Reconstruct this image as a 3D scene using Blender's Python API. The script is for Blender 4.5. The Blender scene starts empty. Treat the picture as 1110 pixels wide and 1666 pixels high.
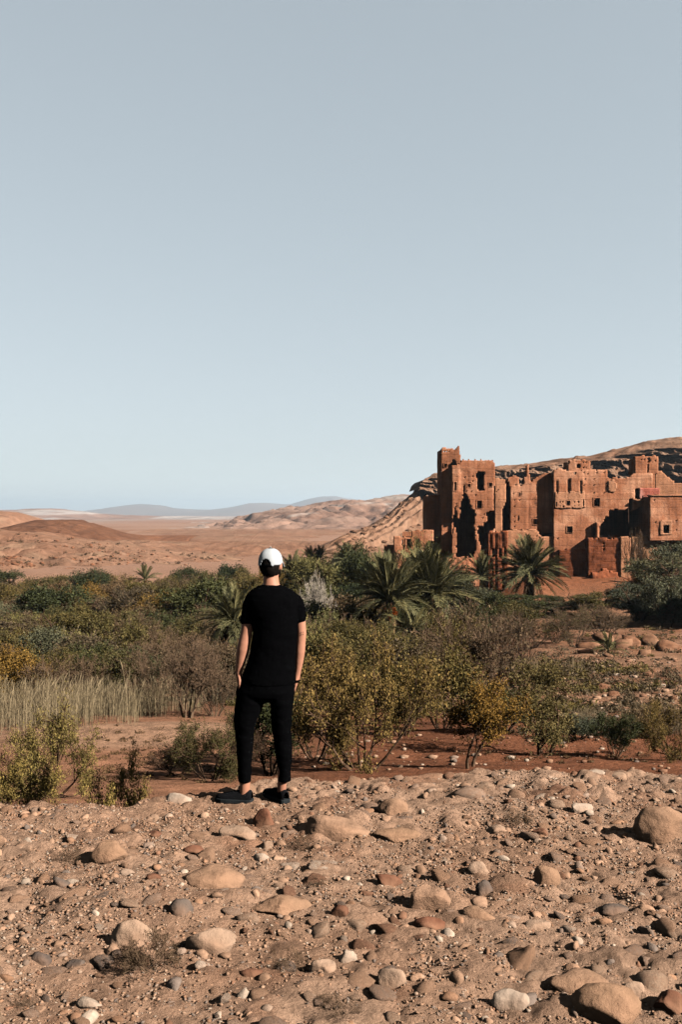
import bpy, bmesh, math, random
import numpy as np
from mathutils import Vector, Matrix, Euler

# ------------------------------------------------------------------ camera, sky, sun, exposure
SC = bpy.context.scene
COL = SC.collection
F = 1620.0            # focal length in photo pixels (35 mm lens on a 36 mm tall frame)
CAMZ = 2.07
cam = bpy.data.cameras.new('camera')
cam_o = bpy.data.objects.new('camera', cam)
COL.objects.link(cam_o)
cam.sensor_fit = 'VERTICAL'
cam.sensor_height = 36.0
cam.lens = 35.0
cam.clip_start = 0.05
cam.clip_end = 60000.0
cam_o.location = (0, 0, CAMZ)
cam_o.rotation_euler = (math.pi / 2, 0, 0)
SC.camera = cam_o

SUN_D = Vector((-1.0, 0.55, -0.70)).normalized()
world = bpy.data.worlds.new('World')
SC.world = world
world.use_nodes = True
wn = world.node_tree
bg = wn.nodes['Background']
sky = wn.nodes.new('ShaderNodeTexSky')
sky.sky_type = 'NISHITA'
sky.sun_disc = False
sky.sun_elevation = math.asin(-SUN_D.z)
sky.sun_rotation = math.atan2(-SUN_D.x, -SUN_D.y)
sky.altitude = 1300
sky.dust_density = 0.4
g_ = wn.nodes.new('ShaderNodeGamma')
g_.inputs[1].default_value = 0.40
h_ = wn.nodes.new('ShaderNodeHueSaturation')
h_.inputs['Saturation'].default_value = 0.42
t_ = wn.nodes.new('ShaderNodeMix')
t_.data_type = 'RGBA'
t_.blend_type = 'MULTIPLY'
t_.inputs[0].default_value = 1.0
t_.inputs[7].default_value = (0.612, 0.662, 0.676, 1)
wn.links.new(sky.outputs[0], g_.inputs[0])
wn.links.new(g_.outputs[0], h_.inputs['Color'])
wn.links.new(h_.outputs[0], t_.inputs[6])
wn.links.new(t_.outputs[2], bg.inputs[0])
bg.inputs[1].default_value = 0.05

sun = bpy.data.lights.new('sun', 'SUN')
sun_o = bpy.data.objects.new('sun', sun)
COL.objects.link(sun_o)
sun.energy = 5.0
sun.angle = math.radians(0.5)
sun.color = (1.0, 0.945, 0.875)
sun_o.rotation_euler = SUN_D.to_track_quat('-Z', 'Y').to_euler()

vs = SC.view_settings
vs.view_transform = 'Standard'
vs.look = 'None'
vs.gamma = 1.0
vs.exposure = 3.35
SC.cycles.max_bounces = 5
SC.cycles.diffuse_bounces = 0
SC.cycles.transparent_max_bounces = 4
SC.cycles.use_denoising = True

# ------------------------------------------------------------------ helpers
RNG = np.random.default_rng(11)
random.seed(5)


def lin(c):
    c = c / 255.0
    return c / 12.92 if c <= 0.04045 else ((c + 0.055) / 1.055) ** 2.4


def A(r, g, b, f=5.6):
    """albedo that a surface needs for its sunlit colour in the graded picture"""
    f = f * 1.54
    return (lin(r) / f, lin(g) / f, lin(b) / f)


def _hash(ix, iy, iz, seed):
    n = (ix.astype(np.int64) * 374761393 + iy.astype(np.int64) * 668265263 + iz.astype(np.int64) * 2147483647 + seed * 974711) & 0xFFFFFFFF
    n = ((n ^ (n >> 13)) * 1274126177) & 0xFFFFFFFF
    n = ((n ^ (n >> 16)) * 2246822519) & 0xFFFFFFFF
    return ((n ^ (n >> 15)) & 0xFFFFFF) / float(0xFFFFFF)


def vnoise(x, y, z=0.0, seed=0):
    x, y, z = np.broadcast_arrays(np.asarray(x, float), np.asarray(y, float), np.asarray(z, float))
    ix, iy, iz = np.floor(x), np.floor(y), np.floor(z)
    fx, fy, fz = x - ix, y - iy, z - iz
    fx, fy, fz = [f * f * f * (f * (f * 6 - 15) + 10) for f in (fx, fy, fz)]
    out = 0
    for dz in (0, 1):
        wz = fz if dz else 1 - fz
        for dy in (0, 1):
            wy = fy if dy else 1 - fy
            for dx in (0, 1):
                wx = fx if dx else 1 - fx
                out = out + wx * wy * wz * _hash(ix + dx, iy + dy, iz + dz, seed)
    return out * 2 - 1


def fbm(x, y, z=0.0, octv=4, seed=0, gain=0.5):
    a, s, o = 1.0, 0.0, 0.0
    f = 1.0
    for i in range(octv):
        o = o + a * vnoise(np.asarray(x) * f, np.asarray(y) * f, np.asarray(z) * f, seed + i * 17)
        s += a
        a *= gain
        f *= 2.03
    return o / s


def new_mesh(name, verts, faces, mats=(), smooth=False, colors=None, matidx=None):
    """verts (n,3); faces: (m,3|4) int array, or a list of such arrays"""
    me = bpy.data.meshes.new(name)
    verts = np.asarray(verts, np.float32)
    if isinstance(faces, np.ndarray):
        faces = [faces]
    faces = [np.asarray(f, np.int32) for f in faces if len(f)]
    me.vertices.add(len(verts))
    me.vertices.foreach_set('co', verts.ravel())
    loops = np.concatenate([f.ravel() for f in faces])
    starts, tot, off = [], [], 0
    for f in faces:
        k = f.shape[1]
        starts.append(off + np.arange(len(f)) * k)
        tot.append(np.full(len(f), k))
        off += f.size
    starts = np.concatenate(starts).astype(np.int32)
    tot = np.concatenate(tot).astype(np.int32)
    me.loops.add(len(loops))
    me.loops.foreach_set('vertex_index', loops)
    me.polygons.add(len(starts))
    me.polygons.foreach_set('loop_start', starts)
    me.polygons.foreach_set('loop_total', tot)
    if smooth:
        me.polygons.foreach_set('use_smooth', np.ones(len(starts), bool))
    if matidx is not None:
        me.polygons.foreach_set('material_index', np.asarray(matidx, np.int32))
    for m in mats:
        me.materials.append(m)
    if colors is not None:
        ca = me.color_attributes.new('Col', 'FLOAT_COLOR', 'POINT')
        c = np.ones((len(verts), 4), np.float32)
        c[:, :3] = colors
        ca.data.foreach_set('color', c.ravel())
    me.update()
    me.validate()
    return me


def link(name, data, parent=None):
    o = bpy.data.objects.new(name, data)
    COL.objects.link(o)
    if parent is not None:
        o.parent = parent
    return o


def tag(o, label=None, cat=None, group=None, kind=None):
    if label:
        o['label'] = label
    if cat:
        o['category'] = cat
    if group:
        o['group'] = group
    if kind:
        o['kind'] = kind
    return o


def thing(name, label, cat, loc=(0, 0, 0), rz=0.0, group=None):
    o = link(name, None)
    o.location = loc
    o.rotation_euler = (0, 0, rz)
    return tag(o, label, cat, group)


# ------------------------------------------------------------------ materials
def mat_base(name, rough=0.95, spec=0.1):
    m = bpy.data.materials.new(name)
    m.use_nodes = True
    nt = m.node_tree
    p = nt.nodes['Principled BSDF']
    p.inputs['Roughness'].default_value = rough
    p.inputs['Specular IOR Level'].default_value = spec * 0.12
    return m, nt, p


def ramp(nt, stops):
    r = nt.nodes.new('ShaderNodeValToRGB')
    e = r.color_ramp.elements
    e[0].position, e[0].color = stops[0][0], (*stops[0][1], 1)
    e[1].position, e[1].color = stops[-1][0], (*stops[-1][1], 1)
    for pos, c in stops[1:-1]:
        k = e.new(pos)
        k.color = (*c, 1)
    return r


def noise_node(nt, coord, scale, detail=6, rough=0.6, dist=0.0):
    n = nt.nodes.new('ShaderNodeTexNoise')
    n.inputs['Scale'].default_value = scale
    n.inputs['Detail'].default_value = detail
    n.inputs['Roughness'].default_value = rough
    n.inputs['Distortion'].default_value = dist
    nt.links.new(coord, n.inputs['Vector'])
    return n


def mixc(nt, mode, fac, a, b):
    m = nt.nodes.new('ShaderNodeMix')
    m.data_type = 'RGBA'
    m.blend_type = mode
    for sock, v in ((m.inputs[0], fac), (m.inputs[6], a), (m.inputs[7], b)):
        if hasattr(v, 'links'):
            nt.links.new(v, sock)
        else:
            sock.default_value = v if not isinstance(v, tuple) else (*v, 1)
    return m.outputs[2]


def bump(nt, p, height, dist=0.02, strength=1.0):
    b = nt.nodes.new('ShaderNodeBump')
    b.inputs['Distance'].default_value = dist
    b.inputs['Strength'].default_value = strength
    nt.links.new(height, b.inputs['Height'])
    nt.links.new(b.outputs[0], p.inputs['Normal'])


def mapping(nt, coord, scale):
    m = nt.nodes.new('ShaderNodeMapping')
    m.inputs['Scale'].default_value = scale
    nt.links.new(coord, m.inputs[0])
    return m.outputs[0]


def geo_pos(nt):
    return nt.nodes.new('ShaderNodeNewGeometry').outputs['Position']


def obj_coord(nt):
    return nt.nodes.new('ShaderNodeTexCoord').outputs['Object']


def mat_vcol(name, scale, var=0.45, bscale=None, bdist=0.02, rough=0.95):
    """vertex-colour kinds of soil, broken up by noise"""
    m, nt, p = mat_base(name, rough)
    pos = geo_pos(nt)
    at = nt.nodes.new('ShaderNodeVertexColor')
    at.layer_name = 'Col'
    n = noise_node(nt, pos, scale, 8, 0.65)
    r = ramp(nt, [(0.25, (1 - var,) * 3), (0.5, (1, 1, 1)), (0.75, (1 + var * 0.7,) * 3)])
    nt.links.new(n.outputs[0], r.inputs[0])
    nt.links.new(mixc(nt, 'MULTIPLY', 1.0, at.outputs[0], r.outputs[0]), p.inputs[0])
    n2 = noise_node(nt, pos, bscale or scale * 2, 8, 0.7)
    bump(nt, p, n2.outputs[0], bdist)
    return m


def mat_stone(name, stops, scale=6.0, spread=0.35, bdist=0.01):
    """a stone whose tint differs from object to object"""
    m, nt, p = mat_base(name, 0.9, 0.15)
    oc = obj_coord(nt)
    oi = nt.nodes.new('ShaderNodeObjectInfo')
    r = ramp(nt, stops)
    r.color_ramp.interpolation = 'CONSTANT' if len(stops) > 3 else 'LINEAR'
    nt.links.new(oi.outputs['Random'], r.inputs[0])
    n = noise_node(nt, oc, scale, 8, 0.65, 0.3)
    r2 = ramp(nt, [(0.28, (1 - spread,) * 3), (0.52, (1, 1, 1)), (0.74, (1 + spread,) * 3)])
    nt.links.new(n.outputs[0], r2.inputs[0])
    c = mixc(nt, 'MULTIPLY', 1.0, r.outputs[0], r2.outputs[0])
    n3 = noise_node(nt, oc, scale * 0.45, 3, 0.5)
    r3 = ramp(nt, [(0.45, (0, 0, 0)), (0.62, (1, 1, 1))])
    nt.links.new(n3.outputs[0], r3.inputs[0])
    c = mixc(nt, 'MIX', r3.outputs[0], c, mixc(nt, 'MIX', 0.55, c, A(182, 138, 108)))     # dust caught on it
    nt.links.new(c, p.inputs[0])
    n2 = noise_node(nt, oc, scale * 3, 8, 0.7)
    bump(nt, p, n2.outputs[0], bdist)
    return m


def mat_leaf(name, c1, c2, trans=0.2, hue=0.10):
    m, nt, p = mat_base(name, 0.7, 0.2)
    at = nt.nodes.new('ShaderNodeVertexColor')
    at.layer_name = 'Col'
    sep = nt.nodes.new('ShaderNodeSeparateColor')
    nt.links.new(at.outputs[0], sep.inputs[0])
    oi = nt.nodes.new('ShaderNodeObjectInfo')
    c1, c2 = tuple(LK * v for v in c1), tuple(LK * v for v in c2)
    c = mixc(nt, 'MIX', sep.outputs[0], c1, c2)
    r = ramp(nt, [(0.0, (1 - hue * 2.2, 1 - hue * 1.6, 1 - hue)), (1.0, (1 + hue * 2.2, 1 + hue * 1.2, 1.0))])
    nt.links.new(oi.outputs['Random'], r.inputs[0])
    c = mixc(nt, 'MULTIPLY', 1.0, c, r.outputs[0])
    v = ramp(nt, [(0.0, (0.6,) * 3), (1.0, (1.5,) * 3)])
    nt.links.new(sep.outputs[1], v.inputs[0])
    c = mixc(nt, 'MULTIPLY', 1.0, c, v.outputs[0])
    nt.links.new(c, p.inputs[0])
    if trans:
        tr = nt.nodes.new('ShaderNodeBsdfTranslucent')
        nt.links.new(c, tr.inputs[0])
        mx = nt.nodes.new('ShaderNodeMixShader')
        mx.inputs[0].default_value = trans
        nt.links.new(p.outputs[0], mx.inputs[1])
        nt.links.new(tr.outputs[0], mx.inputs[2])
        out = nt.nodes['Material Output']
        nt.links.new(mx.outputs[0], out.inputs[0])
    return m


def mat_plain(name, c, rough=0.8, spec=0.2, var=0.2, scale=20.0, bdist=0.0):
    m, nt, p = mat_base(name, rough, spec)
    oc = obj_coord(nt)
    n = noise_node(nt, oc, scale, 6, 0.6)
    r = ramp(nt, [(0.3, tuple(v * (1 - var) for v in c)), (0.7, tuple(v * (1 + var) for v in c))])
    nt.links.new(n.outputs[0], r.inputs[0])
    nt.links.new(r.outputs[0], p.inputs[0])
    if bdist:
        bump(nt, p, n.outputs[0], bdist)
    return m


def mat_mud(name, c, course=0.85, spread=0.28, light=None):
    """rammed earth: horizontal lifts, rain streaks, pits"""
    m, nt, p = mat_base(name, 0.97, 0.05)
    pos = geo_pos(nt)
    big = noise_node(nt, pos, 0.35, 5, 0.55)
    r = ramp(nt, [(0.3, tuple(v * (1 - spread) for v in c)), (0.5, c), (0.72, tuple(min(1, v * (1 + spread)) for v in (light or c)))])
    nt.links.new(big.outputs[0], r.inputs[0])
    cc = r.outputs[0]
    st = noise_node(nt, mapping(nt, pos, (3.2, 3.2, 0.22)), 1.0, 5, 0.6)      # vertical rain streaks
    r2 = ramp(nt, [(0.30, (0.62,) * 3), (0.52, (1, 1, 1)), (0.78, (1.2,) * 3)])
    nt.links.new(st.outputs[0], r2.inputs[0])
    cc = mixc(nt, 'MULTIPLY', 1.0, cc, r2.outputs[0])
    fine = noise_node(nt, pos, 5.5, 7, 0.7)
    r3 = ramp(nt, [(0.3, (0.7,) * 3), (0.5, (1, 1, 1)), (0.75, (1.22,) * 3)])
    nt.links.new(fine.outputs[0], r3.inputs[0])
    cc = mixc(nt, 'MULTIPLY', 1.0, cc, r3.outputs[0])
    wv = nt.nodes.new('ShaderNodeTexWave')
    wv.bands_direction = 'Z'
    wv.inputs['Scale'].default_value = 0.314 / course
    wv.inputs['Distortion'].default_value = 1.2
    wv.inputs['Detail'].default_value = 3
    nt.links.new(pos, wv.inputs[0])
    r4 = ramp(nt, [(0.0, (0.78,) * 3), (0.1, (1, 1, 1)), (1.0, (1, 1, 1))])
    nt.links.new(wv.outputs['Color'], r4.inputs[0])
    cc = mixc(nt, 'MULTIPLY', 0.4, cc, r4.outputs[0])
    nt.links.new(cc, p.inputs[0])
    hm = nt.nodes.new('ShaderNodeMath')
    hm.operation = 'ADD'
    nt.links.new(fine.outputs[0], hm.inputs[0])
    nt.links.new(r4.outputs[0], hm.inputs[1])
    bump(nt, p, hm.outputs[0], 0.05)
    return m


LK = 0.18
M = {}
M['terrace'] = mat_vcol('stony_soil', 14.0, 0.5, 42.0, 0.03)
M['valley'] = mat_vcol('valley_soil', 2.2, 0.6, 7.0, 0.14)
M['desert'] = mat_vcol('desert_soil', 0.25, 0.42, 0.7, 1.1)
M['farhill'] = mat_vcol('far_rock', 0.012, 0.30, 0.06, 4.0)
M['cliff'] = mat_vcol('cliff_rock', 0.5, 0.5, 1.6, 0.4)
M['pebble'] = mat_vcol('pebble', 60.0, 0.35, 120.0, 0.004)
M['stone'] = mat_stone('cobble', [(0.0, A(198, 156, 126)), (0.2, A(186, 144, 114)), (0.36, A(204, 168, 140)), (0.52, A(176, 144, 122)),
                                  (0.64, A(156, 114, 90)), (0.72, A(194, 160, 136)), (0.86, A(146, 126, 112)), (0.93, A(212, 184, 160))], 9.0)
M['tan_rock'] = mat_stone('tan_rock', [(0.0, A(200, 158, 128)), (1.0, A(192, 150, 118))], 5.0, 0.42, 0.02)
M['pale_rock'] = mat_stone('pale_rock', [(0.0, A(212, 176, 148)), (1.0, A(204, 168, 140))], 6.0, 0.35, 0.014)
M['brown_rock'] = mat_stone('brown_rock', [(0.0, A(150, 100, 76)), (1.0, A(140, 96, 74))], 7.0, 0.3, 0.01)
M['grey_rock'] = mat_stone('grey_rock', [(0.0, A(132, 116, 104)), (1.0, A(120, 104, 94))], 7.0, 0.35, 0.012)
M['white_rock'] = mat_stone('white_rock', [(0.0, A(222, 196, 172)), (1.0, A(216, 188, 164))], 6.0, 0.3, 0.012)
M['field'] = mat_stone('field_rock', [(0.0, A(150, 100, 72)), (1.0, A(174, 128, 98))], 2.5, 0.5, 0.05)
M['mud'] = mat_mud('mud_wall', A(184, 120, 87, 4.1), 0.85, 0.30, A(202, 148, 116, 4.1))
M['mud_tan'] = mat_mud('mud_wall_tan', A(192, 134, 100, 4.1))
M['mud_red'] = mat_mud('mud_wall_red', A(164, 96, 66, 4.1), 0.85, 0.4)
M['mud_pink'] = mat_mud('mud_wall_pink', A(196, 112, 92, 4.3), 0.6, 0.3, A(215, 165, 150, 4.3))
M['plaster'] = mat_mud('pale_plaster', A(200, 142, 108, 4.3), 0.85, 0.2)
M['stone_wall'] = mat_mud('rubble_wall', A(184, 136, 102, 4.3), 0.5, 0.3)
M['roof'] = mat_mud('earth_roof', A(160, 105, 75))
M['bark'] = mat_plain('bark', A(96, 74, 58, 3.8), 0.95, 0.05, 0.35, 12.0, 0.01)
M['twig'] = mat_plain('grey_twig', A(112, 90, 71, 3.5), 0.95, 0.05, 0.3, 5.0)
M['white_bark'] = mat_plain('pale_bark', A(196, 180, 162, 3.8), 0.9, 0.05, 0.2, 5.0)
M['palm_trunk'] = mat_plain('palm_trunk', A(120, 88, 62, 3.8), 0.95, 0.05, 0.4, 6.0, 0.03)
M['yellow_leaf'] = mat_leaf('yellow_green_leaf', (0.150, 0.108, 0.036), (0.255, 0.168, 0.054))
M['gold_leaf'] = mat_leaf('golden_leaf', (0.215, 0.158, 0.046), (0.37, 0.25, 0.072))
M['olive_leaf'] = mat_leaf('olive_leaf', (0.095, 0.080, 0.026), (0.165, 0.118, 0.040))
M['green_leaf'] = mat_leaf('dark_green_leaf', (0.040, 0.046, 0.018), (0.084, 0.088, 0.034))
M['grey_leaf'] = mat_leaf('grey_green_leaf', (0.085, 0.086, 0.046), (0.150, 0.142, 0.082))
M['brown_leaf'] = mat_leaf('brown_leaf', (0.110, 0.074, 0.038), (0.180, 0.120, 0.066))
M['ochre_leaf'] = mat_leaf('ochre_leaf', (0.175, 0.102, 0.024), (0.28, 0.155, 0.032))
M['light_leaf'] = mat_leaf('light_olive_leaf', (0.130, 0.118, 0.042), (0.21, 0.178, 0.066))
M['dry_leaf'] = mat_leaf('dry_grass', (0.17, 0.120, 0.066), (0.26, 0.190, 0.110), 0.2)
M['reed_leaf'] = mat_leaf('reed_leaf', (0.12, 0.095, 0.056), (0.26, 0.21, 0.135), 0.1)
M['palm_leaf'] = mat_leaf('palm_leaf', (0.075, 0.074, 0.030), (0.19, 0.165, 0.075), 0.15)
M['palm_dry'] = mat_leaf('palm_dry_leaf', (0.16, 0.100, 0.052), (0.23, 0.150, 0.085), 0.1)
M['date'] = mat_plain('date_fruit', A(190, 88, 26, 3.8), 0.6, 0.3, 0.3, 12.0)
M['scrub'] = mat_leaf('dry_scrub', (0.085, 0.050, 0.024), (0.150, 0.090, 0.045), 0.1)


# ------------------------------------------------------------------ ground
def sstep(a, b, x):
    t = np.clip((x - a) / (b - a), 0, 1)
    return t * t * (3 - 2 * t)


EDGE_PX = np.array([-400, 0, 120, 210, 290, 345, 500, 620, 700, 800, 900, 1000, 1110, 1600])
EDGE_Y = np.array([6.9, 7.12, 7.05, 7.02, 7.30, 7.45, 7.72, 7.76, 7.82, 7.86, 7.90, 8.08, 7.92, 8.0])
EDGE_X = (EDGE_PX - 555) / F * EDGE_Y


def edge_y(x):
    return np.interp(x, EDGE_X, EDGE_Y) + 0.10 * fbm(np.asarray(x) * 2.2, 3.3, 0, 3, 5)


def terrace_z(x, y):
    x = np.asarray(x, float)
    y = np.asarray(y, float)
    z = 0.05 * fbm(x * 0.8, y * 0.8, 0, 3, 1)
    z = z + 0.028 * fbm(x * 3.1, y * 3.1, 0, 3, 2) + 0.010 * fbm(x * 13, y * 13, 0, 3, 3)
    # broad hummocks of cemented cobbles on the left
    z = z + 0.07 * np.exp(-(((x + 1.0) / 0.45) ** 2 + ((y - 5.25) / 0.3) ** 2)) + 0.06 * np.exp(-(((x - 0.05) / 0.4) ** 2 + ((y - 6.55) / 0.22) ** 2))
    z = z - 0.035 * np.exp(-(((x - 0.9) / 0.6) ** 2 + ((y - 6.0) / 0.5) ** 2))
    fw = np.exp(-(((x + 0.66) / 0.42) ** 4 + ((y - 7.2) / 0.26) ** 4))
    z = z * (1 - fw) - 0.020 * fw
    d = y - edge_y(x)
    t = np.clip(d, 0, 3.0)
    z = z - np.where(d > 0, 0.10 * np.minimum(t / 0.12, 1) + 0.95 * t + 0.1 * t * t, 0) * 1.0
    return z


VY = np.array([0, 6, 8.5, 10, 12, 16, 20, 25, 35, 50, 70, 90, 110, 150, 220, 400, 1000, 3000, 20000.0])
VZ = np.array([-2.4, -1.2, -0.55, -0.92, -1.35, -2.05, -2.65, -3.3, -4.3, -5.4, -6.3, -6.75, -6.9, -7.5, -9, -13, -16, -22, -60.0])


def valley_z(x, y):
    x = np.asarray(x, float)
    y = np.asarray(y, float)
    amp = np.clip(y / 60.0, 0.12, 1.2)
    return valley_base(x, y) + amp * 0.30 * fbm(x * 0.13, y * 0.13, 0, 3, 21) + 0.07 * fbm(x * 0.9, y * 0.9, 0, 3, 22) * np.clip((400 - y) / 300, 0, 1)


def valley_base(x, y):
    z = np.interp(y, VY, VZ)
    deep = np.interp(y, [24, 35, 45, 60, 80, 105, 132, 142, 152], [0, 0.55, 0.95, 1.4, 2.1, 2.75, 3.3, 2.6, 0.0])
    z = z - deep * (1 - sstep(0.13, 0.20, x / np.maximum(y, 1)))
    # low red bank on the left field, and the sandy tract above it
    z = z + 0.28 * np.exp(-((y - 22.5 - 0.25 * (x + 5)) / 1.4) ** 2) * np.exp(-((x + 4.6) / 2.4) ** 2)
    # furrowed red field on the right
    z = z + 0.05 * np.sin(y * 5.0 + 0.5 * x) * np.exp(-((y - 18.5) / 3.5) ** 2) * (x > -2)
    # mound on which the kasbah stands
    mx = 1 / (1 + np.exp(-(x - 8.5) / 1.1)) * np.exp(-np.clip((x - 60) / 30, 0, 9) ** 2)
    my = 1 / (1 + np.exp(-(y - 100.5) / 1.3)) * np.exp(-np.clip((y - 135) / 40, 0, 9) ** 2)
    z = z + 1.75 * mx * my
    # rising rough ground in the right middle distance
    rx = 1 / (1 + np.exp(-(x - 19.5 - (y - 70) * 0.1) / 1.6))
    z = z + 0.9 * rx * np.exp(-((y - 84) / 15.0) ** 2)
    z = z + 0.5 * (1 / (1 + np.exp(-(x - 9) / 1.5))) * np.exp(-((y - 44) / 8.0) ** 2)
    return z


def ground_at(px, py):
    """world point where the ray through a photo pixel meets the valley floor"""
    ys = np.exp(np.linspace(math.log(8.6), math.log(400), 2500))
    xs = (px - 555) / F * ys
    zr = CAMZ - (py - 833) / F * ys
    hit = np.nonzero(zr <= valley_base(xs, ys))[0]
    i = hit[0] if len(hit) else len(ys) - 1
    return float(xs[i]), float(ys[i]), float(valley_z(xs[i], ys[i]))


def ground_many(px, py):
    """the same for many pixels at once -> (n,3)"""
    px, py = np.asarray(px, float), np.asarray(py, float)
    ys = np.exp(np.linspace(math.log(8.6), math.log(220), 700))
    out = np.zeros(len(px))
    for a in range(0, len(px), 2000):
        p, q = px[a:a + 2000, None], py[a:a + 2000, None]
        ok = (CAMZ - (q - 833) / F * ys) <= valley_base((p - 555) / F * ys, np.broadcast_to(ys, (len(p), 700)))
        out[a:a + 2000] = ys[np.where(ok.any(1), ok.argmax(1), 699)]
    x = (px - 555) / F * out
    return np.stack([x, out, valley_z(x, out)], 1)


def terrace_at(px, py):
    ys = np.linspace(2.5, 8.4, 2400)
    xs = (px - 555) / F * ys
    zr = CAMZ - (py - 833) / F * ys
    hit = np.nonzero(zr <= terrace_z(xs, ys))[0]
    i = hit[0] if len(hit) else len(ys) - 1
    return float(xs[i]), float(ys[i]), float(terrace_z(xs[i], ys[i]))


def grid_faces(nx, ny):
    i = np.arange(nx - 1)
    j = np.arange(ny - 1)
    I, J = np.meshgrid(i, j)
    a = (J * nx + I).ravel()
    return np.stack([a, a + 1, a + 1 + nx, a + nx], 1)


def mixcol(c1, c2, f):
    f = np.clip(np.asarray(f), 0, 1)[..., None]
    return np.asarray(c1) * (1 - f) + np.asarray(c2) * f


def cobbles(x, y, cell, seed, presence):
    """domes of stones set in the ground: height 0..1 and a random number per stone"""
    ix, iy = np.floor(x / cell), np.floor(y / cell)
    best = np.zeros(x.shape)
    rid = np.zeros(x.shape)
    zero = np.zeros(x.shape)
    for dy in (-1, 0, 1):
        for dx in (-1, 0, 1):
            a, b = ix + dx, iy + dy
            h1, h2, h3, h4 = [_hash(a, b, zero, seed + q) for q in range(4)]
            cx, cy = (a + h1) * cell, (b + h2) * cell
            r = cell * (0.28 + 0.34 * h3)
            an = h4 * 6.28
            u_, v_ = (x - cx) * np.cos(an) + (y - cy) * np.sin(an), -(x - cx) * np.sin(an) + (y - cy) * np.cos(an)
            d2 = (u_ / r) ** 2 + (v_ / (r * 0.7)) ** 2
            hgt = np.clip(1 - d2, 0, 1) ** 0.45 * (0.5 + 0.5 * h3) * (_hash(a, b, zero, seed + 9) < presence)
            up_ = hgt > best
            best = np.where(up_, hgt, best)
            rid = np.where(up_, h4, rid)
    return best, rid


# foreground terrace
gx = np.unique(np.concatenate([np.linspace(-9, -3.5, 40), np.arange(-3.2, 3.2, 0.0165), np.linspace(3.5, 9, 40)]))
gy = np.unique(np.concatenate([np.linspace(-4, 3.4, 60), np.arange(3.6, 8.4, 0.0170), np.linspace(8.4, 10, 50)]))
X, Y = np.meshgrid(gx, gy)
Z = terrace_z(X, Y)
cob = np.clip(fbm(X * 7, Y * 7, 0, 3, 41), 0, 1)
Z = Z + 0.03 * cob
wob = 0.02 * vnoise(X * 20, Y * 20, 0, 44)
k1, r1 = cobbles(X + wob, Y + wob, 0.22, 141, 0.55)
k2, r2 = cobbles(X + wob, Y - wob, 0.105, 161, 0.6)
vis_ = np.clip(0.6 + fbm(X * 0.9, Y * 0.9, 0, 2, 45), 0.15, 1)
Z = Z + (0.040 * k1 + 0.022 * k2) * vis_ * (Y < edge_y(X) + 0.1) + 0.004 * vnoise(X * 45, Y * 45, 0, 46)
c = mixcol(A(192, 150, 121), A(208, 168, 139), 0.5 + 0.9 * fbm(X * 1.3, Y * 1.3, 0, 4, 6))
c = mixcol(c, A(172, 126, 98), sstep(0.15, 0.5, fbm(X * 2.1, Y * 2.1, 0, 3, 8)) * 0.7)
c = c * (1 + 0.5 * (r1 - 0.5) * (k1 > 0.15) + 0.45 * (r2 - 0.5) * (k2 > 0.2) * (k1 < 0.15))[..., None]
c = mixcol(c, A(120, 64, 40), sstep(0.0, 0.35, Y - edge_y(X)))
rocky = link('rocky_ground', new_mesh('rocky_ground', np.stack([X, Y, Z], -1).reshape(-1, 3), grid_faces(len(gx), len(gy)), [M['terrace']], True, c.reshape(-1, 3)))
tag(rocky, kind='structure')

# valley floor and plain, one sheet out to the horizon
vy = np.exp(np.linspace(math.log(5.5), math.log(22000), 470))
u = np.linspace(-1, 1, 211)
U, Y = np.meshgrid(u, vy)
X = U * (0.62 * Y + 10)
Z = valley_z(X, Y)
n1 = fbm(X * 0.5, Y * 0.5, 0, 4, 31)
n2 = fbm(X * 0.12, Y * 0.12, 0, 4, 33)
red = mixcol(A(192, 138, 106), A(160, 104, 75), sstep(-2.5, 0.5, X))
c = red * (1 + 0.35 * n1)[..., None]
sandy = np.exp(-((Y - 23.5 - 0.3 * (X + 5)) / 3.8) ** 2) * np.exp(-((X + 4.8) / 3.2) ** 2)
c = mixcol(c, A(208, 162, 130), sstep(0.2, 0.6, sandy + 0.15 * n1))
rightmid = sstep(24, 34, Y) * sstep(2, 6, X)
c = mixcol(c, mixcol(A(178, 126, 94), A(202, 156, 124), 0.5 + n1), rightmid * (0.8 + 0.5 * n2))
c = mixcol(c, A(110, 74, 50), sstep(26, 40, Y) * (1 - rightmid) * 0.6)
c = mixcol(c, A(176, 112, 78), sstep(92, 104, Y) * sstep(6, 10, X) * (Y < 160))
far = sstep(134, 146, Y) * (1 - sstep(0.13, 0.2, X / Y)) + sstep(150, 260, Y) * sstep(0.13, 0.2, X / Y)
c = mixcol(c, mixcol(A(188, 142, 116), A(202, 158, 132), 0.5 + fbm(X * 0.01, Y * 0.01, 0, 4, 35)), far)
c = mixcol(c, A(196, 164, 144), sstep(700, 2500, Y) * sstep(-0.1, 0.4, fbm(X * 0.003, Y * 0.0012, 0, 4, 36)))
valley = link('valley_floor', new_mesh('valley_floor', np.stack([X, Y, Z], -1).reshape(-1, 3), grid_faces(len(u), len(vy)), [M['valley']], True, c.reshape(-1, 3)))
tag(valley, kind='structure')


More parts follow.
